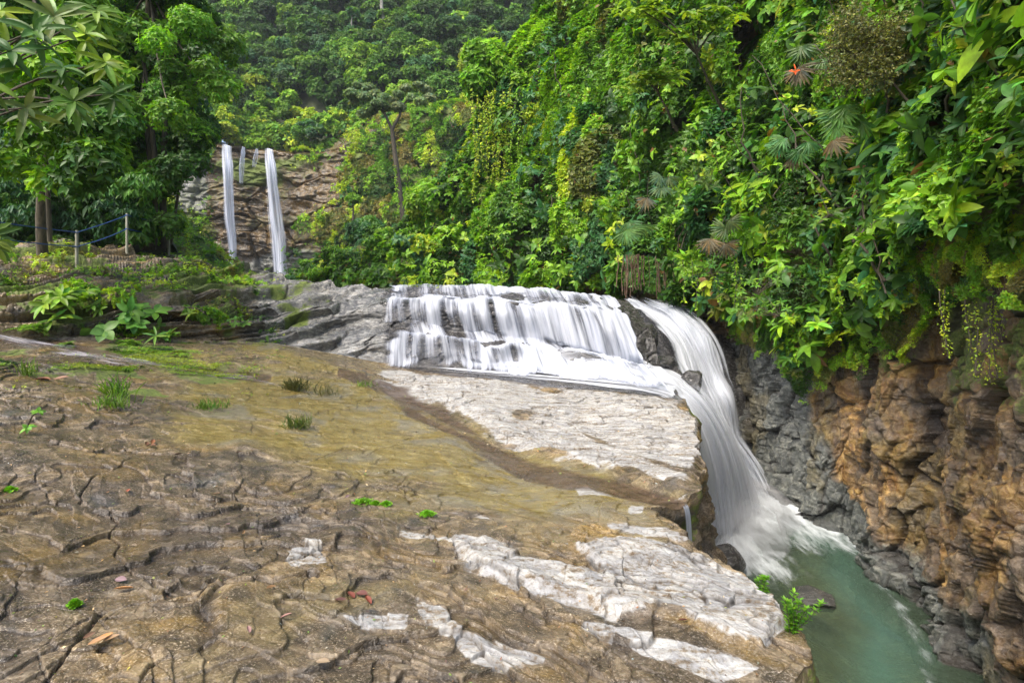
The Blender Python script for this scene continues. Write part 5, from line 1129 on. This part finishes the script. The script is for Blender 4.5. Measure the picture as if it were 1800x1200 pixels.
fan_palm("small blue green fan palm in the middle of the near wall", 1395, 262, 12.5, 5, 6, 0.32, (0.09, 0.21, 0.06), 1)
fan_palm("lone pale fan leaf over the cascade's right end", 1163, 332, 18.0, 6, 3, 0.42, (0.10, 0.17, 0.07), 1)
fan_palm("withered fans hanging over the right-hand chute", 1270, 405, 14.8, 7, 2, 0.38, (0.10, 0.15, 0.05), 4)
fan_palm("low fan plant left of the withered fans", 1125, 400, 19.0, 8, 6, 0.5, (0.09, 0.19, 0.05), 0)
def leafy_plant(name, label, base, n, L, rg, col, spread=0.45, tmpl=TB, ratio=0.33, k=7, group=None, mat=M_gloss, h=0.4, face=(-0.4, -0.6, 0.6), cat="plant", flower=None):
    base = np.asarray(base, float); root = empty(name, base); tag(root, label, cat, group); paths, bt = [], []
    tips = np.zeros((n, 3)); face = np.asarray(face, float)
    for q in range(n):
        tp2 = nz(face + rg.normal(0, 0.45, 3)) * h * rg.uniform(0.5, 1.2) + rg.normal(0, spread * 0.35, 3) * np.array([1, 0.6, 0.6]); tips[q] = tp2
        paths.append((catmull(np.array([np.zeros(3), tp2 * 0.5 + [0, 0, 0.05], tp2]), 5), np.linspace(0.010, 0.005, 5)))
    b, d, nn_ = rosette(tips, np.repeat(face[None], n, 0) + rg.normal(0, .3, (n, 3)), k, 1.1, 0.4, 0.35, rg); M = len(b)
    bt.append(inst(tmpl, b, d, nn_, L * rg.uniform(0.65, 1.15, M), L * ratio, colr(col, M, rg, 0.2)))
    V, F_ = tubes(paths, 5); mesh_np("stem", V, F_, M_bark, root); leafmesh("leaves", bt, mat, root)
    return root
rgP = np.random.default_rng(55)
big = [(1760, 330, 8.0, 10, 0.24, (0.07, 0.16, 0.02), "broad glossy leaved plant at the right edge below the ribbed fan palms"),
       (1700, 380, 8.5, 10, 0.22, (0.09, 0.19, 0.025), "cluster of broad bright leaves left of the glossy one at the right edge"),
       (1785, 210, 7.6, 8, 0.26, (0.04, 0.11, 0.02), "dark broad leaved plant high at the right edge"),
       (1775, 30, 7.2, 7, 0.34, (0.16, 0.28, 0.03), "yellow green long leaved plant in the top right corner"),
       (1790, 440, 7.8, 8, 0.17, (0.10, 0.20, 0.03), "small broad leaved plant at the right edge just above the bare rock"),
       (1560, 330, 10.6, 9, 0.20, (0.08, 0.20, 0.03), "fresh green broad leaves in the middle of the near wall"),
       (1620, 440, 9.6, 8, 0.17, (0.07, 0.18, 0.02), "narrow leaved bright plant above the moss curtain"),
       (1460, 380, 11.6, 8, 0.18, (0.12, 0.22, 0.03), "light green leafy clump left of the fresh broad leaves"),
       (1230, 320, 16.5, 10, 0.24, (0.13, 0.22, 0.04), "pale leafy plant hanging above the right-hand chute"),
       (1330, 520, 13.6, 14, 0.15, (0.10, 0.22, 0.02), "bright leafy bush overhanging the canyon wall beside the falls"),
       (1370, 555, 13.0, 12, 0.14, (0.12, 0.26, 0.02), "lower lobe of the bright bush hanging beside the falls"),
       (1250, 480, 16.0, 12, 0.15, (0.07, 0.18, 0.02), "long hanging leafy tassel right above the chute")]
for a, b, y, n, L, c, lab in big: leafy_plant("broad_leaf_plant", lab, P(a, b, y), n, L, rgP, c, 0.9, k=6, h=0.5)
# orange flower
root = empty("heliconia_flower", P(1398, 132, 11.6)); tag(root, "orange red spiky flower on the green cliff left of the twiggy shrub", "flower")
t = NT("flower_red"); t.surf(t.n("ShaderNodeBsdfPrincipled", {"Base Color": (0.85, 0.13, 0.02), "Roughness": 0.5})); M_fl = t.m
dd = np.array([(0.1, 0, 1), (-0.5, 0, 0.7), (0.7, 0, 0.7), (-0.8, -0.1, 0.2), (0.8, 0, 0.25), (-0.2, -0.2, 0.9)], float)
leafmesh("bracts", [inst(TB, np.zeros((6, 3)) + np.arange(6)[:, None] * np.array([0, 0, 0.02]), dd, np.tile([0, -1, 0.2], (6, 1)).astype(float), 0.13, 0.035, np.ones((6, 3)))], M_fl, root)
V, F_ = tubes([(np.array([[0, 0, 0], [0.1, 0.3, -0.3], [0.15, 0.6, -0.7]]), 0.008)], 5); mesh_np("stem", V, F_, M_bark, root)
# brown twiggy shrub
def twiggy(label, cpx, cpy, Y_, rx, ry, seed):
    rg = np.random.default_rng(seed); c = P(cpx, cpy, Y_); root = empty("twiggy_shrub", c); tag(root, label, "shrub"); paths, lb = [], []
    for k in range(260):
        a = np.array([rg.normal(0, 0.3) * rx, 0.5, rg.normal(0, .35) * ry]); e = np.array([rg.uniform(-1, 1) * rx, rg.uniform(-0.6, 0.1), rg.uniform(-1, 1) * ry])
        an_ = math.atan2(e[2], e[0])
        if (e[0] / rx) ** 2 + (e[2] / ry) ** 2 > 0.75 + 0.35 * math.sin(3 * an_ + 1) + 0.25 * math.sin(7 * an_): continue
        q = catmull(np.array([a, (a + e) / 2 + rg.normal(0, 0.12, 3), e]), 6); paths.append((q, np.linspace(0.010, 0.0035, 6)))
        lb.append(q[2:] + rg.normal(0, 0.05, (4, 3))); lb.append(q[3:] + rg.normal(0, 0.08, (3, 3)))
    V, F_ = tubes(paths, 4); mesh_np("twigs", V, F_, M_bark, root)
    ps = np.concatenate(lb); ps = np.concatenate([ps + rg.normal(0, 0.09, ps.shape) for _ in range(5)])
    b, d, n = rosette(ps + rg.normal(0, 0.05, ps.shape), rg.normal(0, 1, ps.shape) + [0, -0.6, 0.5], 3, 1.1, 0.4, 0.2, rg); M = len(b)
    cc = colr((0.15, 0.16, 0.05), M, rg, 0.4); leafmesh("leaves", [inst(TS, b, d, n, 0.045, 0.028, cc)], M_leaf, root)
twiggy("large brownish twiggy shrub with tiny leaves near the top right", 1520, 90, 10.4, 1.0, 0.85, 61)
# hanging roots and creepers
def root_bunch(label, px, y0, y1, Y_, n, seed, w=0.25):
    rg = np.random.default_rng(seed); b = P(px, y0, Y_); ln = (y1 - y0) / F * Y_; root = [(np.array([[rg.normal(0, w), rg.normal(0, 0.1), 0]]) + np.cumsum(np.c_[rg.normal(0, 0.02, 8), rg.normal(0, 0.02, 8), -np.full(8, ln / 8 * rg.uniform(0.6, 1))], 0), rg.uniform(0.008, 0.022)) for _ in range(n)]
    V, F_ = tubes(root, 5); o = mesh_np("hanging_roots", V, F_, M_root); o.location = b; tag(o, label, "roots", kind="stuff")
M_root = mat_simple("reddish_root", (0.08, 0.045, 0.03), (0.22, 0.14, 0.09), 8, 0.9, 0.3)
root_bunch("bare reddish roots hanging to the river above the cascade crest", 1118, 440, 525, 19.5, 26, 71, 0.3)
root_bunch("thin bare roots hanging between creepers right of the reddish ones", 1170, 450, 520, 19.2, 12, 72, 0.2)
def creeper(label, anchors, seed, leafL, col):
    rg = np.random.default_rng(seed); tb, b = vines(anchors, rg, leafL, col); a0 = np.asarray(anchors[0][0])
    root = empty("hanging_creeper", a0); tag(root, label, "creeper", "creepers hanging on the forest edge")
    V, F_ = tubes([(q - a0, r) for q, r in tb], 4); mesh_np("stem", V, F_, M_bark, root); b = (b[0] - a0, b[1], b[2]); leafmesh("leaves", [b], M_leaf, root)
rgV = np.random.default_rng(81)
creeper("long yellow green creeper curtain draping the left shoulder of the forest slope", [(P(865 + rgV.uniform(-30, 30), 150 + rgV.uniform(0, 60), 29.0), rgV.uniform(2.5, 5)) for _ in range(22)], 82, 0.13, PAL[4])
creeper("thin twin creepers hanging in front of the dark hollow in the forest slope", [(P(a, 165, 27.5), 3.6) for a in (902, 916, 918)], 83, 0.11, PAL[3])
creeper("mossy creeper strings crossing the bare rock at the right edge", [(P(a, 520 + rgV.uniform(-20, 20), 7.7), rgV.uniform(0.7, 1.3)) for a in (1655, 1662, 1700, 1712, 1740, 1748, 1752)], 84, 0.035, PAL[4])
creeper("hanging leafy strings between the chute and the bright overhanging bush", [(P(a, 470 + rgV.uniform(-20, 20), 15.6), rgV.uniform(0.8, 1.7)) for a in (1215, 1225, 1262, 1290, 1300, 1200)], 85, 0.09, PAL[3])
print("wall plants", time.time() - T0)

# ================================================================ FENCE
t = NT("blue_rope"); t.surf(t.n("ShaderNodeBsdfPrincipled", {"Base Color": (0.03, 0.09, 0.30), "Roughness": 0.6})); M_rope = t.m
M_post = mat_simple("weathered_post", (0.20, 0.20, 0.15), (0.42, 0.42, 0.33), 12, 0.8, 0.3, (4, 4, 0.5))
posts = [(135, 405, 470, "grey green fence post nearest the left, where the ropes dip lowest"), (223, 375, 437, "tallest looking fence post, second from the left"), (297, 390, 441, "fence post beside the bright bush, last on the right")]
tops = []
for k, (x, y0, y1, lab) in enumerate(posts):
    g = gp(x, y1, 5); Yp = float(g[1]); b = P(x, y1 + 3, Yp); tpt = P(x, y0, Yp); tops.append((tpt, b))
    V, F_ = tubes([(np.array([[0, 0, -0.1], [0, 0, 0.3], (tpt - b) * [1, 1, 0.97], tpt - b]), np.array([0.038, 0.036, 0.034, 0.026])), (np.array([tpt - b, tpt - b + [0, 0, 0.004]]), np.array([0.026, 0.001]))], 10)
    root = empty("fence_post", b); tag(root, lab, "post", "posts of the rope fence"); mesh_np("shaft", V, F_, M_post, root)
    for fr_ in (0.95, 0.58):
        zz_ = (tpt - b) * fr_; th = np.linspace(0, 2 * np.pi, 13)
        V, F_ = tubes([(zz_ + np.stack([0.042 * np.cos(th), 0.042 * np.sin(th), 0.012 * np.sin(th * 3)], -1), 0.010)], 5); mesh_np("rope_knot", V, F_, M_rope, root)
    print("post", Yp)
def rope(label, fr_, sag):
    pts = [P(-120, 372 + (0.95 - fr_) * 80, tops[0][0][1] - 3.5)] + [b + (a - b) * fr_ for a, b in tops]
    allp = []
    for a, b in zip(pts[:-1], pts[1:]):
        tq = np.linspace(0, 1, 14)[:, None]; allp.append((a * (1 - tq) + b * tq - np.array([0, 0, sag]) * 4 * tq * (1 - tq))[:-1])
    allp.append(pts[-1][None]); V, F_ = tubes([(np.concatenate(allp), 0.013)], 6)
    tag(mesh_np("rope", V, F_, M_rope), label, "rope", "ropes of the fence")
rope("upper blue rope strung along the tops of the fence posts", 0.95, 0.02); rope("lower blue rope halfway down the fence posts", 0.58, 0.04)

# ================================================================ PLANTS AND MOSS ON THE SHELF
def ground_plant(name, label, px, py, n, L, col, h=0.35, ratio=0.36, k=7, seed=0, tmpl=TB, spread=0.3, cat="plant", mat=M_gloss, group=None):
    rg = np.random.default_rng(seed); g = gp(px, py)
    return leafy_plant(name, label, g, n, L, rg, col, spread, tmpl, ratio, k, group, mat, h, face=(0, -0.35, 0.9), cat=cat)
ground_plant("shelf_plant", "tallest bright yellow green leafy plant on the mossy bank", 105, 560, 9, 0.30, (0.16, 0.28, 0.025), 0.45, seed=1)
ground_plant("shelf_plant", "slimmer yellow green plant just right of the tallest one on the bank", 165, 555, 6, 0.22, (0.14, 0.25, 0.025), 0.38, seed=2)
ground_plant("shelf_plant", "plant with large oval drooping leaves on the mossy bank", 245, 572, 7, 0.30, (0.09, 0.22, 0.03), 0.38, 0.5, seed=3, spread=0.25)
ground_plant("shelf_plant", "low flat plant with wide round leaves at the foot of the bank", 182, 592, 2, 0.30, (0.12, 0.26, 0.06), 0.2, 0.7, 5, seed=4)
ground_plant("shelf_plant", "small leafy plant right of the large oval leaves", 300, 588, 4, 0.20, (0.12, 0.24, 0.03), 0.18, 0.45, seed=5)
ground_plant("shelf_plant", "yellowish sprig on the upper edge of the bank", 337, 555, 4, 0.2, (0.20, 0.30, 0.04), 0.3, 0.3, seed=6)
ground_plant("shelf_plant", "trailing sprig with small leaves at the right end of the mossy bank", 425, 565, 6, 0.13, (0.12, 0.24, 0.03), 0.25, 0.4, seed=7)
ground_plant("shelf_plant", "grassy rosette at the foot of the bank below the oval leaves", 272, 600, 2, 0.26, (0.14, 0.27, 0.04), 0.12, 0.2, 8, seed=8)
ground_plant("shelf_plant", "tiny bright rosette among grass tufts on the shelf", 48, 752 , 2, 0.07, (0.12, 0.30, 0.03), 0.06, 0.5, 7, seed=9)
def fern(label, px, py, seed, n=16, L=0.45, col=(0.13, 0.25, 0.02)):
    rg = np.random.default_rng(seed); g = gp(px, py); root = empty("fern", g); tag(root, label, "fern", "ferns on the bank"); bt, paths = [], []
    for k in range(n):
        an = rg.uniform(0, 2 * np.pi); e = rg.uniform(0.25, 1.0); tq = np.linspace(0, 1, 16)[:, None]; l = L * rg.uniform(0.7, 1.1)
        dv = np.array([math.cos(an), math.sin(an) - 0.3, 0])
        q = dv * tq * l * math.cos(e) + UP * (l * math.sin(e) * tq - 0.55 * l * tq * tq); paths.append((q, np.linspace(0.004, 0.001, 16)))
        sd = nz(np.cross(dv, UP)); 
        for s in (-1, 1): bt.append(inst(TS, q[1:], np.repeat((s * sd + dv * 0.3)[None], 15, 0) + [0, 0, -0.15], np.repeat(UP[None], 15, 0) + rg.normal(0, 0.1, (15, 3)), l * 0.22 * np.sin(np.linspace(0.5, 3.0, 15)) + 0.01, 0.022, colr(col, 15, rg, 0.1)))
    V, F_ = tubes(paths, 4); mesh_np("stalks", V, F_, M_bark, root); leafmesh("fronds", bt, M_leaf, root)
fern("dense mound of bright fern left of the large leaved bank plants", 62, 578, 11, 34, 0.40)
fern("low fern clump at the foot of the bank below the oval leaves", 225, 597, 12, 26, 0.34)
fern("small fern tucked beside the trickle at the left bank foot", 118, 600, 13, 18, 0.24, (0.12, 0.22, 0.03))
# bush of bright leaves beside the last post
make_tree("bright_bush", "yellow green bush beside the last fence post, in front of the distant falls", "bush", P(290, 442, 19.6), P(296, 390, 19.6), 0.03, [(P(a, b, 19.6 + c), 0.36) for a, b, c in [(285, 375, 0), (300, 368, .2), (312, 385, 0), (292, 395, -.2), (272, 392, .1), (308, 400, 0), (280, 415, .2), (265, 410, 0)]], 700, 0.11, 141, palv=[PAL[4], PAL[3]])
# bank growth (small leaves and moss fuzz on the scarp)
bank = G1[:, :NC]; bk = bank[::3, ::3]; pxb = px1[::3, ::3]; trb = tr2[::3, ::3]
mb = (fbm(v3(bk[..., 0] * 0.8, bk[..., 1] * 0.8, bk[..., 2] * 1.2), 4) > -0.05) & (pxb < 500) & (trb < 5.2)
mb = mb * np.where(trb < 1.2, 1.0, 0.16) * sstep(500, 430, pxb) * np.where(trb < 0.1, 0.2, 1)
mk(sheet_foliage(bk, 26000, [(0.7, 0.10), (0.25, 0.06)], (0.025, 0.065), None, "bank_growth", "small leaves and moss cushions covering the stepped bank at the left", [0.4, 1, 2, 2.6, 2.4, 1.2, 0, 0.8], 29, k=4, mask=mb, up=0.6, dens_noise=0.5), cat="ground cover")
# small tussocks on the shelf
sl = G0[:, :NC][::3, ::3]; psx, psy = pxs[::3, ::3], pys[::3, ::3]; mz = mossM[::3, ::3]
msl = sstep(0.35, 0.8, mz) * (psy < 860) + 0.02 * (psy < 700) * (psx < 520)
mk(sheet_foliage(sl, 15000, [(0.5, 0.02), (0.2, 0.015)], (0.012, 0.035), None, "shelf_moss", "yellow green moss and tiny seedlings spread over the rock shelf", [0, 0.5, 1.5, 3, 3, 1, 0, 0.5], 33, tmpl=TF, k=4, mask=msl, up=0.8, dens_noise=0.2, tone=lambda p: 0.62 * np.ones((len(p), 1))), cat="moss")
def tuft(label, px, py, seed, n=60, h=0.22, w=0.12, col=(0.10, 0.17, 0.03), thin=0.006, name="grass_tuft"):
    rg = np.random.default_rng(seed); g = gp(px, py); b = rg.normal(0, w, (n, 3)) * np.array([1, 0.6, 0]); d = rg.normal(0, 0.35, (n, 3)) + UP
    o = leafmesh(name, [inst(TN, b, d, rg.normal(0, 1, (n, 3)), h * rg.uniform(0.5, 1.2, n), thin * 2, colr(col, n, rg, 0.25))], M_leaf); o.location = g - np.array([0, 0, 0.01]); tag(o, label, "grass", "tufts growing on the shelf")
tuft("dark wiry tuft at the golden middle of the shelf", 520, 680, 1, 190, 0.22, 0.11, (0.09, 0.10, 0.035), 0.0025)
tuft("wiry tuft just right of the dark one on the shelf", 575, 688, 2, 60, 0.18, 0.12, (0.10, 0.11, 0.04), 0.0025)
tuft("green grass tuft on the mossy hump of the shelf", 205, 690, 3, 60, 0.28, 0.07, (0.13, 0.25, 0.03))
tuft("broad low grass patch below the mossy hump", 195, 708, 4, 120, 0.14, 0.12, (0.12, 0.22, 0.03))
tuft("grass fringe right of the mossy hump", 370, 712, 5, 120, 0.12, 0.12, (0.11, 0.20, 0.03))
tuft("loose leafy tuft below the dark wiry ones", 525, 745, 6, 90, 0.18, 0.08, (0.10, 0.14, 0.03))
tuft("small grass tuft at the left part of the shelf", 55, 655, 7, 30, 0.22, 0.06, (0.12, 0.20, 0.03))
tuft("short tuft beside the wet ledge at the shelf's middle", 640, 672, 8, 40, 0.12, 0.10, (0.13, 0.22, 0.03))
def cushion(px, py, w, seed, label):
    rg = np.random.default_rng(seed); g = gp(px, py); n = 160; r = np.abs(rg.normal(0, 1, (n, 1))) ** 0.8; a = rg.uniform(0, 6.28, (n, 1))
    b = np.concatenate([np.cos(a) * r * w * 0.6, np.sin(a) * r * w * 0.5, 0.02 * np.exp(-r * r)], 1)
    bb, d, nn_ = rosette(b, np.repeat(UP[None], n, 0) + rg.normal(0, .3, (n, 3)), 4, 1.0, 0.4, 0, rg)
    o = leafmesh("moss_cushion", [inst(TS, bb, d, nn_, 0.018, 0.014, colr((0.16, 0.36, 0.02), len(bb), rg, 0.2))], M_leaf); o.location = g + np.array([0, 0, 0.004]); tag(o, label, "moss", "bright moss cushions on the shelf")
cushion(635, 877, 0.09, 1, "longest bright moss cushion at the middle of the shelf")
cushion(662, 881, 0.04, 2, "round little moss cushion between the longest one and its right neighbour")
cushion(683, 882, 0.04, 3, "round little moss cushion right end of the row of three")
cushion(753, 898, 0.06, 4, "lone bright moss cushion nearest the pale rock patches")
cushion(130, 1059, 0.03, 5, "dark green moss cushion low at the left of the shelf")
cushion(20, 857, 0.04, 6, "moss cushion at the left edge of the shelf")
# weed on the slab's edge
def weed(label, px, py, h, n, seed, col=(0.13, 0.30, 0.02)):
    rg = np.random.default_rng(seed); g = gp(px - 14, py); g = g + np.array([0.07, 0, -0.05]); root = empty("leafy_weed", g); tag(root, label, "weed", "weeds on the slab edge"); paths, bt = [], []
    for k in range(n):
        e = np.array([rg.normal(0.02, 0.05), rg.normal(0, 0.04), h * rg.uniform(0.6, 1.05)]); q = catmull(np.array([np.zeros(3), e * 0.5 + rg.normal(0, 0.012, 3), e]), 9); paths.append((q, np.linspace(0.003, 0.0015, 9)))
        b, d, nn_ = rosette(q[1:], np.repeat(UP[None], 8, 0), 6, 1.0, 0.3, 0.0, rg); bt.append(inst(TS, b, d, nn_, 0.030, 0.013, colr(col, len(b), rg, 0.15)))
    V, F_ = tubes(paths, 4); mesh_np("stem", V, F_, M_bark, root); leafmesh("leaves", bt, M_leaf, root)
weed("bright green leafy weed growing from the lower slab edge over the pool", 1385, 1100, 0.20, 7, 1)
weed("small green sprig on the slab edge further from the camera", 1330, 1020, 0.10, 3, 2)
# fallen leaves
t = NT("dead_leaf"); t.surf(t.n("ShaderNodeBsdfPrincipled", {"Base Color": t.attr("col", True), "Roughness": 0.55})); M_dead = t.m
def dead(px, py, L, col, seed, label, nl=1):
    rg = np.random.default_rng(seed); g = gp(px, py); b = rg.normal(0, L * 0.35, (nl, 3)) * np.array([1, 1, 0.05]) * (nl > 1)
    d = rg.normal(0, 1, (nl, 3)) * np.array([1, 0.6, 0.05]); n = UP + rg.normal(0, 0.25, (nl, 3))
    o = leafmesh("fallen_leaf", [inst(T_broad(7, -0.18, 0.22), b, d, n, L * rg.uniform(0.8, 1.1, nl), L * 0.45, colr(col, nl, rg, 0.12))], M_dead); o.location = g + np.array([0, 0, 0.012]); tag(o, label, "leaf", "fallen leaves on the shelf")
BR, TN_, PK, RD = (0.16, 0.07, 0.03), (0.32, 0.19, 0.09), (0.26, 0.15, 0.14), (0.13, 0.035, 0.02)
for k, (a, b, L, c, lab, nl) in enumerate([(620, 1045, 0.09, RD, "curled dark red dead leaf low in the middle of the shelf", 3), (655, 1058, 0.07, RD, "torn red brown leaf beside the curled dark red one", 1), (487, 1027, 0.06, TN_, "tan boat shaped leaf left of the dark red ones", 1), (560, 1165, 0.07, TN_, "orange tan leaf near the bottom of the picture", 1),
    (378, 872, 0.07, TN_, "pale tan leaf in the middle distance of the brown shelf", 1), (497, 1085, 0.05, PK, "pinkish pointed leaf below the tan boat shaped one", 1), (205, 1015, 0.08, PK, "pale pink curled leaf by the long crack at the left", 1), (235, 1030, 0.08, TN_, "long bent tan leaf right of the pink curled one", 1),
    (265, 775, 0.10, BR, "brown dead leaf lying high on the left shelf", 3), (95, 662, 0.16, BR, "dry curled frond on the left shelf near the trickle", 3), (310, 795, 0.08, BR, "small brown leaf right of the high brown dead leaf", 1), (60, 662, 0.12, RD, "dark curled leaf left of the dry frond", 1), (605, 870, 0.05, PK, "pinkish leaf left of the longest moss cushion", 1),
    (1190, 1090, 0.06, RD, "dark red leaf on the pale slab by the lower edge", 1), (165, 1130, 0.07, TN_, "orange star shaped dead leaf near the bottom left", 3), (230, 858, 0.07, (0.35, 0.1, 0.05), "reddish leaf among dark flakes at the left", 1), (415, 790, 0.07, BR, "brown leaf between the wiry tufts and the brown shelf", 1), (445, 637, 0.12, (0.12, 0.04, 0.03), "dark maroon leaf on the rock right of the mossy bank", 1),
    (150, 1120, 0.05, BR, "small brown leaf left of the star shaped one", 1), (400, 920, 0.05, PK, "flat pinkish leaf on dark flakes in the middle", 1), (430, 935, 0.05, TN_, "tiny tan leaf right of the flat pinkish one", 1), (440, 1110, 0.05, PK, "pale oval leaf at the bottom middle of the brown shelf", 1)]):
    dead(a, b, L, c, 200 + k, lab, nl)
# litter: bits of leaf, bark and grit caught on the shelf
rgD = np.random.default_rng(404); NL = 1500
ii_ = rgD.integers(20, NR - 120, NL); jj_ = rgD.integers(int(NC * 0.08), int(NC * 0.97), NL); pt_ = G0[ii_, jj_]
gn_ = gnormals(G0[::1, :NC])[ii_, jj_]; gn_ *= np.sign(gn_[:, 2:3]); d_ = rgD.normal(0, 1, (NL, 3)); d_ = d_ - gn_ * np.sum(d_ * gn_, -1, keepdims=True)
Ls_ = rgD.uniform(0.006, 0.022, NL) * np.clip(pt_[:, 1] / 3.2, 0.9, 2.2); cl_ = np.array([(0.20, 0.11, 0.05), (0.33, 0.24, 0.13), (0.10, 0.05, 0.03), (0.42, 0.38, 0.28), (0.16, 0.24, 0.04), (0.28, 0.30, 0.06)])[rgD.choice(6, NL, p=[0.27, 0.2, 0.2, 0.13, 0.12, 0.08])]
tag(leafmesh("leaf_litter", [inst(TS, pt_ + gn_ * 0.006, d_, gn_ + rgD.normal(0, 0.25, (NL, 3)), Ls_, Ls_ * 0.5, colr(cl_, NL, rgD, 0.2))], M_dead), "tiny bits of leaf and bark scattered over the rock shelf", "litter", kind="stuff")
# mist hangs in the valley: even air from the camera to the far hill
print("all", time.time() - T0)

t = NT("valley_haze"); vol = t.n("ShaderNodeVolumePrincipled", {"Color": (0.86, 0.92, 1.0), "Density": 0.0003}); t.put(t.out.inputs[1], vol.outputs[0])
hv = np.array([(x, y, z) for x in (-170, 160) for y in (-12, 230) for z in (-9, 170)], float)
hz = mesh_np("haze", hv, np.array([(0, 1, 3, 2), (4, 6, 7, 5), (0, 4, 5, 1), (2, 3, 7, 6), (0, 2, 6, 4), (1, 5, 7, 3)]), t.m, smooth=False)
tag(hz, "thin bluish haze filling the valley towards the distant falls", "haze", kind="stuff")
